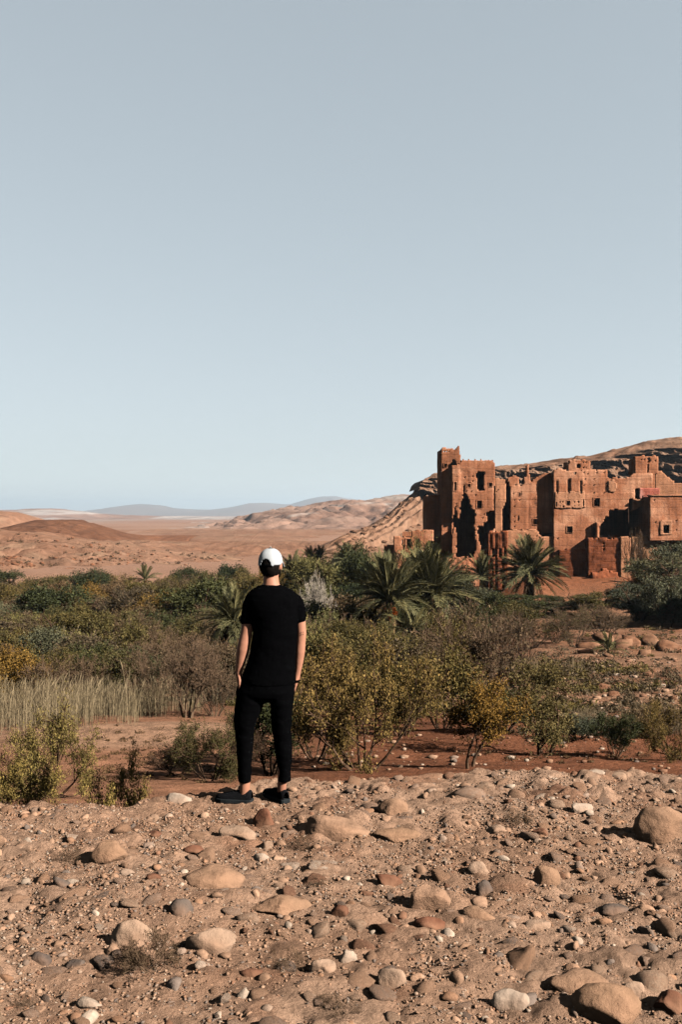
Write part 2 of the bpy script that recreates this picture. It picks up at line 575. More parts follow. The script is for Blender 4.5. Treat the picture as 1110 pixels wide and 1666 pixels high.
# ------------------------------------------------------------------ hills
def hill(name, prof, D, front, back, base, colfn, mat, nx=220, nyf=70, nyb=16, amp=1.0, fscale=0.05, shape=1.0, seed=0, gully=0.0, extra=None, dpts=None):
    """a ridge at distance D whose skyline follows (photo x, photo y) pairs; it falls to base in front and behind"""
    prof = np.array(prof, float)
    px = np.linspace(prof[0, 0], prof[-1, 0], nx)
    if dpts is not None:
        D = np.interp(px, [q[0] for q in dpts], [q[1] for q in dpts])
    ridge = CAMZ - (np.interp(px, prof[:, 0], prof[:, 1]) - 833) / F * D
    X0 = (px - 555) / F * D
    t = np.concatenate([np.linspace(0, 1, nyf), 1 + np.linspace(0, 1, nyb)[1:]])
    T, Xg = np.meshgrid(t, X0, indexing='ij')
    Rg = np.broadcast_to(ridge, T.shape)
    Yg = np.where(T <= 1, D - front * (1 - T), D + back * (T - 1))
    Xg = Xg * (1 + 0 * T)
    s = np.where(T <= 1, np.clip(T, 0, 1) ** shape, 0.5 + 0.5 * np.cos(np.pi * np.clip(T - 1, 0, 1)))
    if extra is not None:
        s = extra(s, T, Xg, Yg)
    nz = fbm(Xg * fscale, Yg * fscale, 0, 5, seed)
    if gully:
        gl = np.abs(fbm(Xg * fscale * 1.6 + 0.5 * nz, Yg * fscale * 0.5, 0, 4, seed + 5))
        nz = nz - gully * (1 - gl * 2.5).clip(0, 1)
    Zg = base + (Rg - base) * s + amp * nz * np.sin(np.pi * np.clip(T / 2 + 0.02, 0, 1)) ** 0.5 * np.where((T > 0.93) & (T < 1.1), 0.35, 1)
    fine = fbm(Xg * fscale * 4.3, Yg * fscale * 4.3, 0, 4, seed + 9)
    rill = 1 - np.abs(fbm(Xg * fscale * 2.7 + 0.8 * fine, Yg * fscale * 0.8, 0, 3, seed + 11)) * 2
    Zg = Zg + amp * (0.22 * fine - 0.16 * np.clip(rill, 0, 1) ** 3) * np.clip(np.minimum(T, 2 - T) * 4, 0, 1) * np.where((T > 0.95) & (T < 1.05), 0.4, 1)
    col = colfn(Xg, Yg, Zg, s, nz) * (1 + 0.22 * fine - 0.15 * np.clip(rill, 0, 1) ** 4)[..., None]
    o = link(name, new_mesh(name, np.stack([Xg, Yg, Zg], -1).reshape(-1, 3), grid_faces(nx, len(t)), [mat], True, col.reshape(-1, 3)))
    tag(o, kind='structure')
    return o


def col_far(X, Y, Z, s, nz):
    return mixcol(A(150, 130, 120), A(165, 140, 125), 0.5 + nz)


def col_chalk(X, Y, Z, s, nz):
    band = fbm(X * 0.004, Z * 0.06, Y * 0.002, 4, 61)
    c = mixcol(A(186, 148, 128), A(176, 126, 102), 0.5 + nz)
    c = mixcol(c, A(222, 205, 194), sstep(0.0, 0.2, band) * sstep(0.2, 0.4, s))
    return c


def col_mid(X, Y, Z, s, nz):
    c = mixcol(A(190, 150, 128), A(202, 166, 144), 0.5 + nz)
    st = fbm(X * 0.006, Z * 0.22, Y * 0.004, 4, 63)
    c = mixcol(c, A(168, 124, 100), sstep(0.1, 0.3, st) * 0.6)
    c = mixcol(c, A(222, 204, 190), sstep(0.06, 0.24, fbm(X * 0.012, Z * 0.1, Y * 0.006, 4, 64)) * 0.85)
    return c


def col_dune(X, Y, Z, s, nz):
    n = fbm(X * 0.05, Y * 0.05, 0, 5, 65)
    c = mixcol(A(200, 153, 124), A(186, 135, 106), 0.5 + n)
    c = mixcol(c, A(200, 158, 128), sstep(0.15, 0.4, fbm(X * 0.11, Y * 0.05, 0, 4, 66)) * 0.8)
    return c


def col_dark(X, Y, Z, s, nz):
    c = mixcol(A(164, 114, 86), A(138, 94, 70), 0.5 + fbm(X * 0.1, Y * 0.1, 0, 5, 68))
    return mixcol(A(172, 118, 88), c, sstep(0.3, 0.6, s))


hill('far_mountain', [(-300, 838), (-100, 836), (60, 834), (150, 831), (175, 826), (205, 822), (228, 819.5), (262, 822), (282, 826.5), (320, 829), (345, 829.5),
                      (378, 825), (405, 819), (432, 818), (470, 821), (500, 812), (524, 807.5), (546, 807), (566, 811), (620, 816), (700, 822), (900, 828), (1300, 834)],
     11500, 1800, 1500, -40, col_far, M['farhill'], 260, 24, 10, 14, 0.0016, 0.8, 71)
hill('chalk_plateau', [(-500, 838), (-200, 832), (0, 829), (20, 829), (60, 827), (85, 826), (105, 828), (140, 832), (170, 836), (230, 839), (330, 840), (420, 841), (520, 840), (620, 838), (800, 838), (1200, 840)],
     3600, 900, 800, -52, col_chalk, M['farhill'], 240, 50, 12, 6, 0.006, 0.7, 73, 0.8)
hill('banded_hill', [(250, 870), (330, 856), (370, 846), (410, 836), (450, 828), (490, 821), (525, 816), (556, 811), (575, 812), (592, 815), (612, 811), (640, 806), (668, 803), (700, 800), (760, 797), (860, 800), (1000, 815), (1200, 850)],
     1500, 520, 400, -17, col_mid, M['farhill'], 280, 115, 14, 7.5, 0.014, 0.75, 75, 1.3)
hill('low_red_rise', [(120, 893), (200, 880), (300, 873), (420, 868), (480, 872), (560, 880), (640, 876), (760, 868), (900, 868)],
     620, 210, 260, -13.2, col_dune, M['desert'], 200, 50, 12, 1.2, 0.03, 0.9, 77)
hill('left_hill', [(-400, 826), (-200, 824), (-60, 826), (0, 831), (14, 831.5), (30, 837), (42, 846), (60, 858), (90, 872), (130, 884)],
     560, 120, 160, -11, col_dune, M['desert'], 120, 60, 12, 1.4, 0.05, 0.8, 79, 0.5)
hill('dark_hill', [(-160, 886), (-60, 872), (0, 862), (30, 852), (58, 846), (90, 844), (112, 845), (135, 851), (160, 862), (185, 875), (210, 890), (260, 905)],
     420, 110, 120, -10.5, col_dark, M['desert'], 160, 64, 12, 1.0, 0.10, 0.9, 81, 0.5)
hill('near_dune', [(-500, 850), (-200, 852), (-60, 857), (0, 861), (40, 866), (90, 872), (150, 880), (220, 890), (300, 899), (360, 905), (430, 914), (500, 921), (600, 932), (700, 950)],
     250, 105, 110, -8.4, col_dune, M['desert'], 260, 110, 14, 1.5, 0.07, 1.0, 83, 0.9)


def cliff_shape(s, T, Xg, Yg):
    px = Xg / Yg * F + 555
    w = fbm(Xg * 0.10, Yg * 0.05, 0, 4, 85) * 0.05
    t = np.clip(T, 0, 1) + w * (T < 0.97) * (T > 0.2)
    q = np.interp(t, [0, 0.25, 0.5, 0.66, 0.675, 0.72, 0.735, 0.80, 0.812, 0.88, 0.888, 1.0], [0, 0.20, 0.45, 0.60, 0.72, 0.745, 0.82, 0.85, 0.915, 0.935, 0.965, 1.0])
    blk = fbm(Xg * 0.32, Yg * 0.32, 0, 3, 87)
    q = q + 0.035 * np.clip(blk, -0.2, 0.5) * sstep(0.6, 0.7, t) * (T < 0.99)
    return np.where(T <= 1, q, s)


def col_cliff(X, Y, Z, s, nz):
    c = mixcol(A(176, 130, 102), A(190, 148, 120), 0.5 + fbm(X * 0.2, Y * 0.2, 0, 4, 88))
    return mixcol(c, A(150, 112, 88), sstep(0.1, 0.4, fbm(X * 0.08, Z * 0.9, 0, 4, 89)))


hill('cliff_hill', [(520, 890), (560, 871), (600, 857), (630, 839), (656, 816), (672, 803), (681, 795), (686, 784), (694, 778), (706, 772), (722, 769), (760, 764), (810, 758), (850, 756), (880, 751), (905, 747), (940, 744), (962, 742),
                    (985, 735), (1005, 730), (1035, 723), (1062, 716), (1090, 712), (1120, 710), (1200, 706), (1400, 700), (1700, 705)],
     300, 75, 160, -12, col_cliff, M['cliff'], 330, 180, 14, 0.55, 0.22, 1.0, 91, 0.0, cliff_shape, [(520, 205), (560, 212), (690, 292), (730, 300), (1700, 300)])


# overhanging rock strata along the crest of the cliff hill
CPX = np.array([680, 684, 690, 700, 712, 730, 760, 810, 850, 880, 905, 940, 965, 1000, 1035, 1062, 1090, 1120, 1200, 1320])
CTOP = np.array([796, 786, 781, 777, 774, 772, 768, 762, 761, 757, 754, 752, 749, 742, 735, 729, 727, 727, 724, 722])
CBOT = np.array([800, 800, 800, 806, 812, 806, 800, 793, 790, 790, 788, 786, 786, 790, 784, 778, 782, 784, 784, 784])
cpx = np.linspace(680, 1240, 600)
tt = np.linspace(0, 1, 72)
PX, TT = np.meshgrid(cpx, tt)
DC = 268.0 + 4 * np.sin(PX * 0.02)
top = np.interp(PX, CPX, CTOP) + 1.2 * fbm(PX * 0.09, 1.0, 0, 3, 96)
bot = np.interp(PX, CPX, CBOT) + 5 * fbm(PX * 0.05, 4.0, 0, 3, 97)
PY = top + (bot - top) * TT
XX = (PX - 555) / F * DC
ZZ = CAMZ - (PY - 833) / F * DC
warp = 0.9 * fbm(XX * 0.12, ZZ * 0.3, 0, 3, 98)
lay = fbm(XX * 0.10, (ZZ + warp + 0.05 * XX) * 0.85, 0, 2, 99)                  # hard and soft beds
blk = fbm(XX * 0.45, ZZ * 0.55, 0, 3, 100)
prot = 3.4 * sstep(-0.12, 0.10, lay + 0.35 * blk) + 1.6 * blk + 0.5 * fbm(XX * 1.6, ZZ * 1.6, 0, 3, 101)
fade = sstep(0, 0.10, TT) * sstep(1.0, 0.85, TT)
YY = DC + 3.0 * (1 - TT) - (prot - 1.0) * fade
YY = np.where(TT == 0, DC + 34, YY)
cc_ = mixcol(A(160, 118, 92), A(184, 146, 120), 0.5 + fbm(XX * 0.3, ZZ * 0.8, 0, 4, 102))
cliff_o = link('cliff_face', new_mesh('cliff_face', np.stack([XX, YY, ZZ], -1).reshape(-1, 3), grid_faces(len(cpx), len(tt))[:, ::-1], [M['cliff']], False, cc_.reshape(-1, 3)))
tag(cliff_o, kind='structure')


# ------------------------------------------------------------------ the kasbah
def in_poly(px, py, poly):
    inside = np.zeros(px.shape, bool)
    n = len(poly)
    j = n - 1
    for i in range(n):
        xi, yi = poly[i]
        xj, yj = poly[j]
        if yi != yj:
            cond = ((yi > py) != (yj > py)) & (px < (xj - xi) * (py - yi) / (yj - yi) + xi)
            inside ^= cond
        j = i
    return inside


def R4(x0, y0, x1, y1):
    return [(x0, y0), (x1, y0), (x1, y1), (x0, y1)]


def arch(x0, y0, x1, y1):
    xc, r = (x0 + x1) / 2, (x1 - x0) / 2
    ry = min(r, (y1 - y0) * 0.5)
    return [(x0, y1)] + [(xc - r * math.cos(a), y0 + ry - ry * math.sin(a)) for a in np.linspace(0, math.pi, 9)] + [(x1, y1)]


def dots(pts, s=1.3):
    return [R4(x - s, y - s, x + s, y + s) for x, y in pts]


_wall_seed = [0]


def wall(name, parent, Yp, outline, mat, holes=(), ruin=(), slope=0.0, thick=0.55, res=0.14, disp=0.03, recess=(), rough=0.10, tops=0.5):
    """an earthen wall face with real openings. Outline and openings are laid out in the wall's own plane at Y = Yp
    (photo-pixel units are only used as the drawing unit, 1 unit = Yp / F metres); slope turns the wall in plan."""
    _wall_seed[0] += 13
    sd = _wall_seed[0]
    k = Yp / F

    def cv(poly):
        return [((x - 555) * k, CAMZ - (y - 833) * k) for x, y in poly]
    P = cv(outline)
    xs = [p[0] for p in P]
    zs = [p[1] for p in P]
    x0, x1, z0, z1 = min(xs), max(xs), min(zs), max(zs)
    nx = max(2, int(round((x1 - x0) / res)))
    nz = max(2, int(round((z1 - z0) / res)))
    gx = np.linspace(x0, x1, nx + 1)
    gz = np.linspace(z0, z1, nz + 1)
    cx, cz = np.meshgrid((gx[1:] + gx[:-1]) / 2, (gz[1:] + gz[:-1]) / 2)
    # erosion eats most at the tops and in ruined openings, little along plain verticals
    ez = tops * rough * 2.4 * (fbm(cx * 1.7, cz * 0.3, 0, 3, sd) + 0.6 * fbm(cx * 5, cz * 5, 0, 2, sd + 1))
    ex = rough * 0.3 * fbm(cz * 1.3, cx * 0.1, 0, 3, sd + 2)
    m = in_poly(cx + ex, cz + ez, P)
    for h in holes:
        m &= ~in_poly(cx, cz, cv(h))
    for h in ruin:
        jx = 2.2 * rough * fbm(cx * 2.2, cz * 2.2, 0, 3, sd + 3)
        jz = 2.2 * rough * fbm(cx * 2.2, cz * 2.2, 0, 3, sd + 4)
        m &= ~in_poly(cx + jx, cz + jz, cv(h))
    VX, VZ_ = np.meshgrid(gx, gz)
    jit = res * 0.22
    VXj = VX + jit * vnoise(VX * 9, VZ_ * 9, 0, sd + 5)
    VZj = VZ_ + jit * vnoise(VX * 9, VZ_ * 9, 0, sd + 6)
    D = disp * fbm(VX * 0.9, VZ_ * 0.9, 0, 4, sd + 7) * 1.6 + disp * 0.5 * vnoise(VX * 6, VZ_ * 6, 0, sd + 8)
    for poly, d in recess:
        D = D + d * in_poly(VX, VZ_, cv(poly))
    Yv = Yp + slope * (VX - x0)
    front = np.stack([VXj, Yv + D, VZj], -1).reshape(-1, 3)
    back = np.stack([VXj, Yv + thick, VZj], -1).reshape(-1, 3)
    V = np.concatenate([front, back])
    N = (nx + 1) * (nz + 1)
    idx = lambda j, i: j * (nx + 1) + i
    J, I = np.nonzero(m)
    a, b, c_, d_ = idx(J, I), idx(J, I + 1), idx(J + 1, I + 1), idx(J + 1, I)
    faces = [np.stack([a, b, c_, d_], 1), np.stack([a, d_, c_, b], 1) + N]
    mp = np.pad(m, 1)
    for dj, di, e in ((-1, 0, (0, 1)), (1, 0, (2, 3)), (0, -1, (3, 0)), (0, 1, (1, 2))):
        sel = ~mp[J + 1 + dj, I + 1 + di]
        q = np.stack([a, b, c_, d_], 1)[sel]
        p0, p1 = q[:, e[0]], q[:, e[1]]
        faces.append(np.stack([p1, p0, p0 + N, p1 + N], 1))
    F4 = np.concatenate(faces)
    used = np.unique(F4)
    remap = np.zeros(2 * N, int)
    remap[used] = np.arange(len(used))
    return link(name, new_mesh(name, V[used], remap[F4], [mat]), parent)


def slab(name, parent, p, e1, e2, n1, n2, mat, disp=0.04, thick=None):
    """a subdivided earthen surface p + u*e1 + v*e2 with a worn face"""
    p, e1, e2 = np.array(p, float), np.array(e1, float), np.array(e2, float)
    nrm = np.cross(e1, e2)
    nrm /= np.linalg.norm(nrm)
    a, b = np.meshgrid(np.linspace(0, 1, n1 + 1), np.linspace(0, 1, n2 + 1))
    V = p + a[..., None] * e1 + b[..., None] * e2
    V = V + nrm * (disp * fbm(V[..., 0] * 0.9 + V[..., 1] * 0.9, V[..., 2] * 0.9, 0, 4, 7))[..., None]
    V = V.reshape(-1, 3)
    Fq = grid_faces(n1 + 1, n2 + 1)
    if thick:
        V2 = V - nrm * thick
        n = len(V)
        rim = np.concatenate([np.arange(n1 + 1), (np.arange(1, n2 + 1) + 1) * (n1 + 1) - 1, n - 2 - np.arange(n1), (n2 - 1 - np.arange(n2)) * (n1 + 1)])
        rim = np.append(rim[:-1], rim[0]) if rim[-1] != rim[0] else rim
        rf = np.stack([rim[1:], rim[:-1], rim[:-1] + n, rim[1:] + n], 1)
        V = np.concatenate([V, V2])
        Fq = np.concatenate([Fq, Fq[:, ::-1] + n, rf])
    return link(name, new_mesh(name, V, Fq, [mat], False), parent)


def shell(parent, px0, px1, py_top, Yp, depth, mat, py_base=960, inset=0.06, off=0.56, left_top=None, right_top=None):
    """side walls, rear wall and earth roof that close a building behind its front face"""
    k = Yp / F
    x0, x1 = (px0 - 555) * k + inset, (px1 - 555) * k - inset
    zt, zb = CAMZ - (py_top - 833) * k, CAMZ - (py_base - 833) * k
    zl = CAMZ - ((left_top or py_top) - 833) * k
    zr = CAMZ - ((right_top or py_top) - 833) * k
    ya, yb = Yp + off, Yp + depth
    nzl, nd, nw = max(2, int((zl - zb) / 0.5)), max(2, int(depth / 0.5)), max(2, int((x1 - x0) / 0.5))
    slab('side_wall', parent, (x0, yb, zb), (0, ya - yb, 0), (0, 0, zl - zb), nd, nzl, mat)
    slab('side_wall', parent, (x1, ya, zb), (0, yb - ya, 0), (0, 0, zr - zb), nd, nzl, mat)
    slab('rear_wall', parent, (x1, yb, zb), (x0 - x1, 0, 0), (0, 0, zt - zb), nw, nzl, mat)
    slab('roof', parent, (x0, ya, zt - 0.5), (x1 - x0, 0, 0), (0, yb - ya, 0), nw, nd, M['roof'])


def window(parent, Yp, x0, y0, x1, y1, mat, border=1.0, depth=0.42, name='window', proud=0.05, slope_off=0.0):
    """reveal and surround of an opening: a ring of earth or plaster, slightly proud of the wall"""
    k = Yp / F
    X0, X1 = (x0 - 555) * k, (x1 - 555) * k
    Z0, Z1 = CAMZ - (y1 - 833) * k, CAMZ - (y0 - 833) * k
    b = border * k
    ya, yb = Yp - proud + slope_off, Yp + depth + slope_off
    out = [(X0 - b, Z0 - b), (X1 + b, Z0 - b), (X1 + b, Z1 + b), (X0 - b, Z1 + b)]
    inn = [(X0 + .01, Z0 + .01), (X1 - .01, Z0 + .01), (X1 - .01, Z1 - .01), (X0 + .01, Z1 - .01)]
    V = [(x, ya, z) for x, z in out] + [(x, ya, z) for x, z in inn] + [(x, yb, z) for x, z in inn] + [(x, yb, z) for x, z in out]
    Fq = []
    for i in range(4):
        j = (i + 1) % 4
        Fq += [(i, j, 4 + j, 4 + i), (4 + i, 4 + j, 8 + j, 8 + i), (12 + i, 12 + j, j, i), (8 + i, 8 + j, 12 + j, 12 + i)]
    return link(name, new_mesh(name, np.array(V), np.array(Fq), [mat]), parent)


def at(px, py, Yp):
    return ((px - 555) * Yp / F, Yp, CAMZ - (py - 833) * Yp / F)


mud, tanm, redm = M['mud'], M['mud_tan'], M['mud_red']
# --- the tall broken watchtower
kt = thing('watchtower', 'tallest mud brick watchtower with notched broken top, leftmost of the kasbah', 'tower')
YA = 111.4
wall('front_wall', kt, YA, [(718, 730), (721, 729), (727, 728), (733, 729.5), (738, 731), (740, 733), (743, 730), (745, 728), (747, 725.5), (748.5, 728), (750, 756), (737.5, 757), (737.5, 955), (718, 955)], mud,
     holes=[R4(723, 754, 728, 760), arch(735, 748, 742, 757), R4(740, 756, 742, 762)] + dots([(723, 734), (727, 734), (731, 734), (744, 734), (739, 754)], 0.9), rough=0.06)
shell(kt, 718, 737, 731, YA, 5.0, mud)
shell(kt, 737.4, 750, 733, YA, 5.0, mud, py_base=757)
window(kt, YA, 723, 754, 728, 760, mud)
# --- the dark annexe behind it
ka = thing('kasbah_annexe', 'plain lower block in full shadow on the left flank of the watchtower', 'building')
YA2 = 113.2
wall('front_wall', ka, YA2, [(693.5, 806), (708, 805), (722, 806), (722, 955), (693.5, 955)], mud, rough=0.04)
shell(ka, 693.5, 722, 806.5, YA2, 5.0, mud)
# --- main ruined block
kb = thing('kasbah_keep', 'crenellated ruined keep with collapsed front, right of the watchtower', 'building')
YB = 110.6
breach1 = [(755.5, 786), (757, 800), (760, 806), (764, 818), (769, 826), (772, 829), (773, 850), (775, 890), (771, 907), (743, 907), (743, 860), (741.5, 856), (736.5, 868),
           (734, 870), (734, 845), (738, 842), (741.5, 830), (742.5, 817), (744.5, 830), (745, 842), (747, 846), (750, 836), (749, 824), (752, 815), (754, 804)]
breach2 = [(793, 835), (797, 830.5), (804, 831), (807, 834), (807, 862), (800, 864), (798, 866), (796, 880), (794, 890), (788, 898), (786, 902), (783, 895), (781, 880), (779, 870), (779, 856), (786, 855), (790, 850), (793, 846)]
wall('front_wall', kb, YB, [(735.5, 767), (736, 758), (743, 757), (750, 752), (750.5, 750), (802, 749), (804, 751), (806, 756), (806, 955), (735.5, 955)], mud,
     holes=[R4(761, 787, 766, 793), arch(796, 785, 801.5, 792), R4(739, 784, 743.5, 799), arch(776, 814, 785, 827), R4(803.2, 790, 805, 832)]
     + dots([(757, 777), (769, 775), (770, 783), (774, 805), (799, 815), (789, 836), (786, 842), (760, 799), (768, 799)], 0.9),
     ruin=[breach1, breach2, [(775, 767), (788, 768), (788, 777), (787, 799), (778, 799), (777, 778)]], rough=0.09, tops=0.2,
     recess=[(R4(750, 764, 757, 799), 0.10), (R4(757.5, 764, 764, 785), 0.06)])
shell(kb, 735.5, 806, 752, YB, 7.5, mud)
for wdw in ((761, 787, 766, 793), (739, 784, 743.5, 799), (796, 785, 801.5, 792), (776, 814, 785, 827)):
    window(kb, YB, *wdw, mud, 0.9, proud=0.03)
me_merlon = None
for mx_ in (754.5, 763.5, 774, 783.5, 796, 802):
    h_m = 3.6 if mx_ < 790 else 2.0
    kk = YB / F
    bm = bmesh.new()
    for (w, z) in ((1.5, 0.6), (1.3, -1.0), (0.9, -1.6), (0.75, -h_m + 0.8), (0.35, -h_m)):
        for sx, sy in ((-1, 0), (1, 0), (1, 1), (-1, 1)):
            bm.verts.new(((mx_ + sx * w - 555) * kk, YB + 0.05 + sy * 0.35, CAMZ - (750 + z - 833) * kk))
    bm.verts.ensure_lookup_table()
    for l in range(4):
        for q in range(4):
            bm.faces.new([bm.verts[l * 4 + q], bm.verts[l * 4 + (q + 1) % 4], bm.verts[l * 4 + 4 + (q + 1) % 4], bm.verts[l * 4 + 4 + q]])
    bm.faces.new([bm.verts[16 + q] for q in range(4)])
    me = bpy.data.meshes.new('merlon')
    bm.to_mesh(me)
    bm.free()
    me.materials.append(mud)
    link('merlon', me, kb)
YC = 111.0
wall('side_bay', kb, YC, [(805.5, 778), (815, 779), (828, 780), (825.5, 783), (823.8, 790), (823, 818), (818.5, 828), (818.5, 868), (805.5, 868)], tanm,
     holes=dots([(809, 800), (812, 815), (810, 798), (816, 798)], 0.7), rough=0.05)
shell(kb, 805.8, 833, 781, YC, 5.0, mud, py_base=930)
# --- second house
kd = thing('kasbah_house', 'mud house with jagged roofline and single thin chimney stub, middle of the kasbah', 'building')
YD = 110.9
wall('front_wall', kd, YD, [(826.5, 782), (828, 776), (836, 774.5), (845, 775.5), (845.5, 788), (848, 790), (852, 788), (853, 778), (857, 776), (858, 757), (860, 755.5), (862, 756.5), (862.5, 782), (866, 783), (875, 776), (884, 771),
                            (902, 768), (902, 868), (831, 868), (831, 800), (829, 788)], mud,
     holes=[R4(845, 801, 848, 807), R4(842, 840, 845, 848), R4(868, 844, 876, 854)] + dots([(837, 813), (846, 813), (837, 824), (846, 823), (852, 827), (866, 823), (838, 841), (838, 849), (838, 856), (853, 855), (863, 862), (840, 790), (836, 803)], 0.85),
     rough=0.07, recess=[(R4(865, 811, 872, 822), 0.07), (R4(861, 812, 862, 862), 0.05)])
shell(kd, 830, 902, 792, YD, 6.0, mud)
window(kd, YD, 868, 844, 876, 854, mud, 0.8, proud=0.03)
window(kd, YD, 845, 801, 848, 807, mud, 0.7, proud=0.03)
YE = 110.25
wall('base_wall', kd, YE, [(824, 864), (830, 861), (850, 862), (872, 862), (876, 866), (880, 872), (886, 874), (902, 873), (912, 884), (912, 955), (824, 955)], tanm,
     holes=dots([(874, 872), (878, 875), (899, 899)], 1.1), rough=0.10, thick=1.2)
slab('terrace_roof', kd, at(824, 865, YE + 0.4), (5.4, 0, 0), (0, 1.0, 0), 10, 3, M['roof'])
# --- small red tower standing askew in front
kr = thing('red_tower', 'small dark red mud tower with slot windows, below the keep beside the palm', 'tower')
YR = 110.2
wall('front_wall', kr, YR, [(794.5, 866), (799, 864), (803, 866), (808, 864), (812, 867), (817, 863.5), (825.5, 864), (825.5, 960), (794.5, 960)], redm,
     holes=[R4(801, 892, 804.2, 906), R4(811, 892, 814.2, 906), R4(818.5, 890, 820.5, 905), R4(800, 925, 803, 938), R4(812, 925, 815, 938)], slope=-0.32, disp=0.05, rough=0.12,
     recess=[(R4(797, 868, 799, 960), 0.10), (R4(806, 868, 808.5, 960), 0.12), (R4(816, 868, 818, 960), 0.12)])
kx = (825.5 - 555) * YR / F
slab('side_wall', kr, (kx - 0.05, YR - 1.0 + 0.56, -6.6), (0, 1.6, 0), (0, 0, 6.4), 4, 12, redm)
slab('side_wall', kr, (at(794.5, 0, YR)[0] + 0.06, YR + 3, -6.6), (0, -2.4, 0), (0, 0, 6.3), 5, 12, redm)
slab('roof', kr, at(795, 868, YR + 0.5), (2.1, -0.4, 0), (0, 2.0, 0), 4, 4, M['roof'])
# --- decorated house, with the long wall to its right
kf = thing('decorated_house', 'broad mud house with pale carved band and rooftop turret, right of centre', 'building')
YF = 110.0
shadow_gap = [(1060, 817), (1030, 831), (1026, 829), (991.5, 829.5), (991.5, 840), (986, 841), (984, 849), (979, 853), (976.5, 872), (1060, 874)]  # opening shaped like the end house's cast shadow; its dark inside stands in for it
wall('front_wall', kf, YF, [(901, 768), (903, 765.5), (908, 762), (918, 763), (922, 766), (948, 766), (950, 764.5), (987, 764), (989, 766), (989.5, 777), (994, 779), (1002, 776), (1008, 779), (1024, 777), (1030, 773), (1034, 771), (1063, 771), (1063, 960), (901, 960)], mud,
     holes=[R4(922, 814.5, 928.5, 822), R4(923, 856, 932.6, 867), arch(967, 810, 977, 824), R4(965, 856, 971, 874), R4(934, 768, 937, 772), R4(1025, 811, 1031, 831), R4(1034, 795, 1041.5, 811)]
     + dots([(952, 770), (957, 771), (972, 770), (984, 770), (953, 780), (967, 780), (983, 780), (952, 790), (967, 790), (983, 790), (968, 803), (984, 803), (912, 816), (916, 816), (935, 816), (942, 816), (912, 824), (917, 824), (935, 823), (943, 823), (908, 876)], 1.0),
     ruin=[shadow_gap], rough=0.06, tops=0.45,
     recess=[(R4(907, 781, 909, 804), 0.28), (R4(925.5, 780, 928, 804), 0.30), (R4(945, 782, 947.4, 804), 0.28), (R4(904.5, 816, 906.5, 824), 0.22), (R4(948.5, 814, 950.5, 824), 0.22), (R4(951, 764, 989, 803), 0.06), (R4(990, 779, 1063, 800), 0.05)])
wall('carved_band', kf, YF - 0.09, [(904, 800), (952, 799), (953.5, 826), (904, 827)], M['plaster'],
     holes=[R4(921.5, 814, 929, 822.5)] + dots([(912, 816.5), (916.5, 816.5), (935, 816.5), (942, 816.5), (912, 823), (917, 824), (935, 823), (943, 822)], 1.0) + [R4(905, 816, 906.6, 824), R4(948.5, 813, 950.3, 824), R4(925.8, 799, 927.8, 804), R4(945.2, 799, 947.2, 804), R4(907.1, 799, 909, 804)], thick=0.12, rough=0.05, res=0.1)
wall('plaster_patch', kf, YF - 0.07, [(990.5, 781), (1001, 780), (1005, 788), (1003, 799), (996, 801), (991, 800)], M['plaster'], thick=0.10, rough=0.12)
shell(kf, 901, 1063, 779, YF, 9.0, mud, left_top=768)
slab('upper_side_wall', kf, (at(989, 0, YF)[0], YF + 0.5, at(0, 780, YF)[2]), (0, 4, 0), (0, 0, 1.0), 6, 3, mud)
for wdw in ((922, 814.5, 928.5, 822), (923, 856, 932.6, 867), (967, 810, 977, 824)):
    window(kf, YF, *wdw, M['plaster'] if wdw[1] > 850 else mud, 0.8, proud=0.04 if wdw[0] != 922 else 0.11)
wall('turret', kf, YF + 0.7, [(925, 768), (925.5, 757), (927, 748.5), (934, 747), (943, 749), (950, 747.5), (961, 750), (961.5, 768)], mud,
     holes=[arch(939, 755, 945.5, 762.5)] + dots([(933, 752), (938, 751), (951, 753), (955, 753), (931, 758), (950, 760), (955, 760)], 0.9), rough=0.08)
kz = YF + 0.7
for pxe in (925.6, 961):
    slab('turret_side', kf, (at(pxe, 0, kz)[0], kz + 2.6, at(0, 768, kz)[2]), (0, -2.1, 0), (0, 0, 1.15), 4, 4, mud)
slab('turret_rear', kf, at(961, 768, kz + 2.4), (-2.42, 0, 0), (0, 0, 1.2), 4, 3, mud)
slab('turret_roof', kf, at(926, 753, kz + 0.5), (2.3, 0, 0), (0, 2, 0), 4, 4, M['roof'])
wall('pink_wall', kf, YF - 0.12, [(1041, 795), (1052, 794), (1074, 794.5), (1074, 811.5), (1041, 811.5)], M['mud_pink'], holes=dots([(1046, 808.5)], 0.9), thick=0.11, rough=0.04)
ks = at(1033, 812.6, YF - 0.5)
slab('ledge', kf, ks, (1.75, 0, 0), (0, 0.45, 0), 5, 2, tanm, 0.02, 0.16)
wall('jamb', kf, YF - 0.6, [(971, 851), (976, 850), (978, 853), (976, 860), (976.3, 875), (971, 875)], mud, rough=0.05)
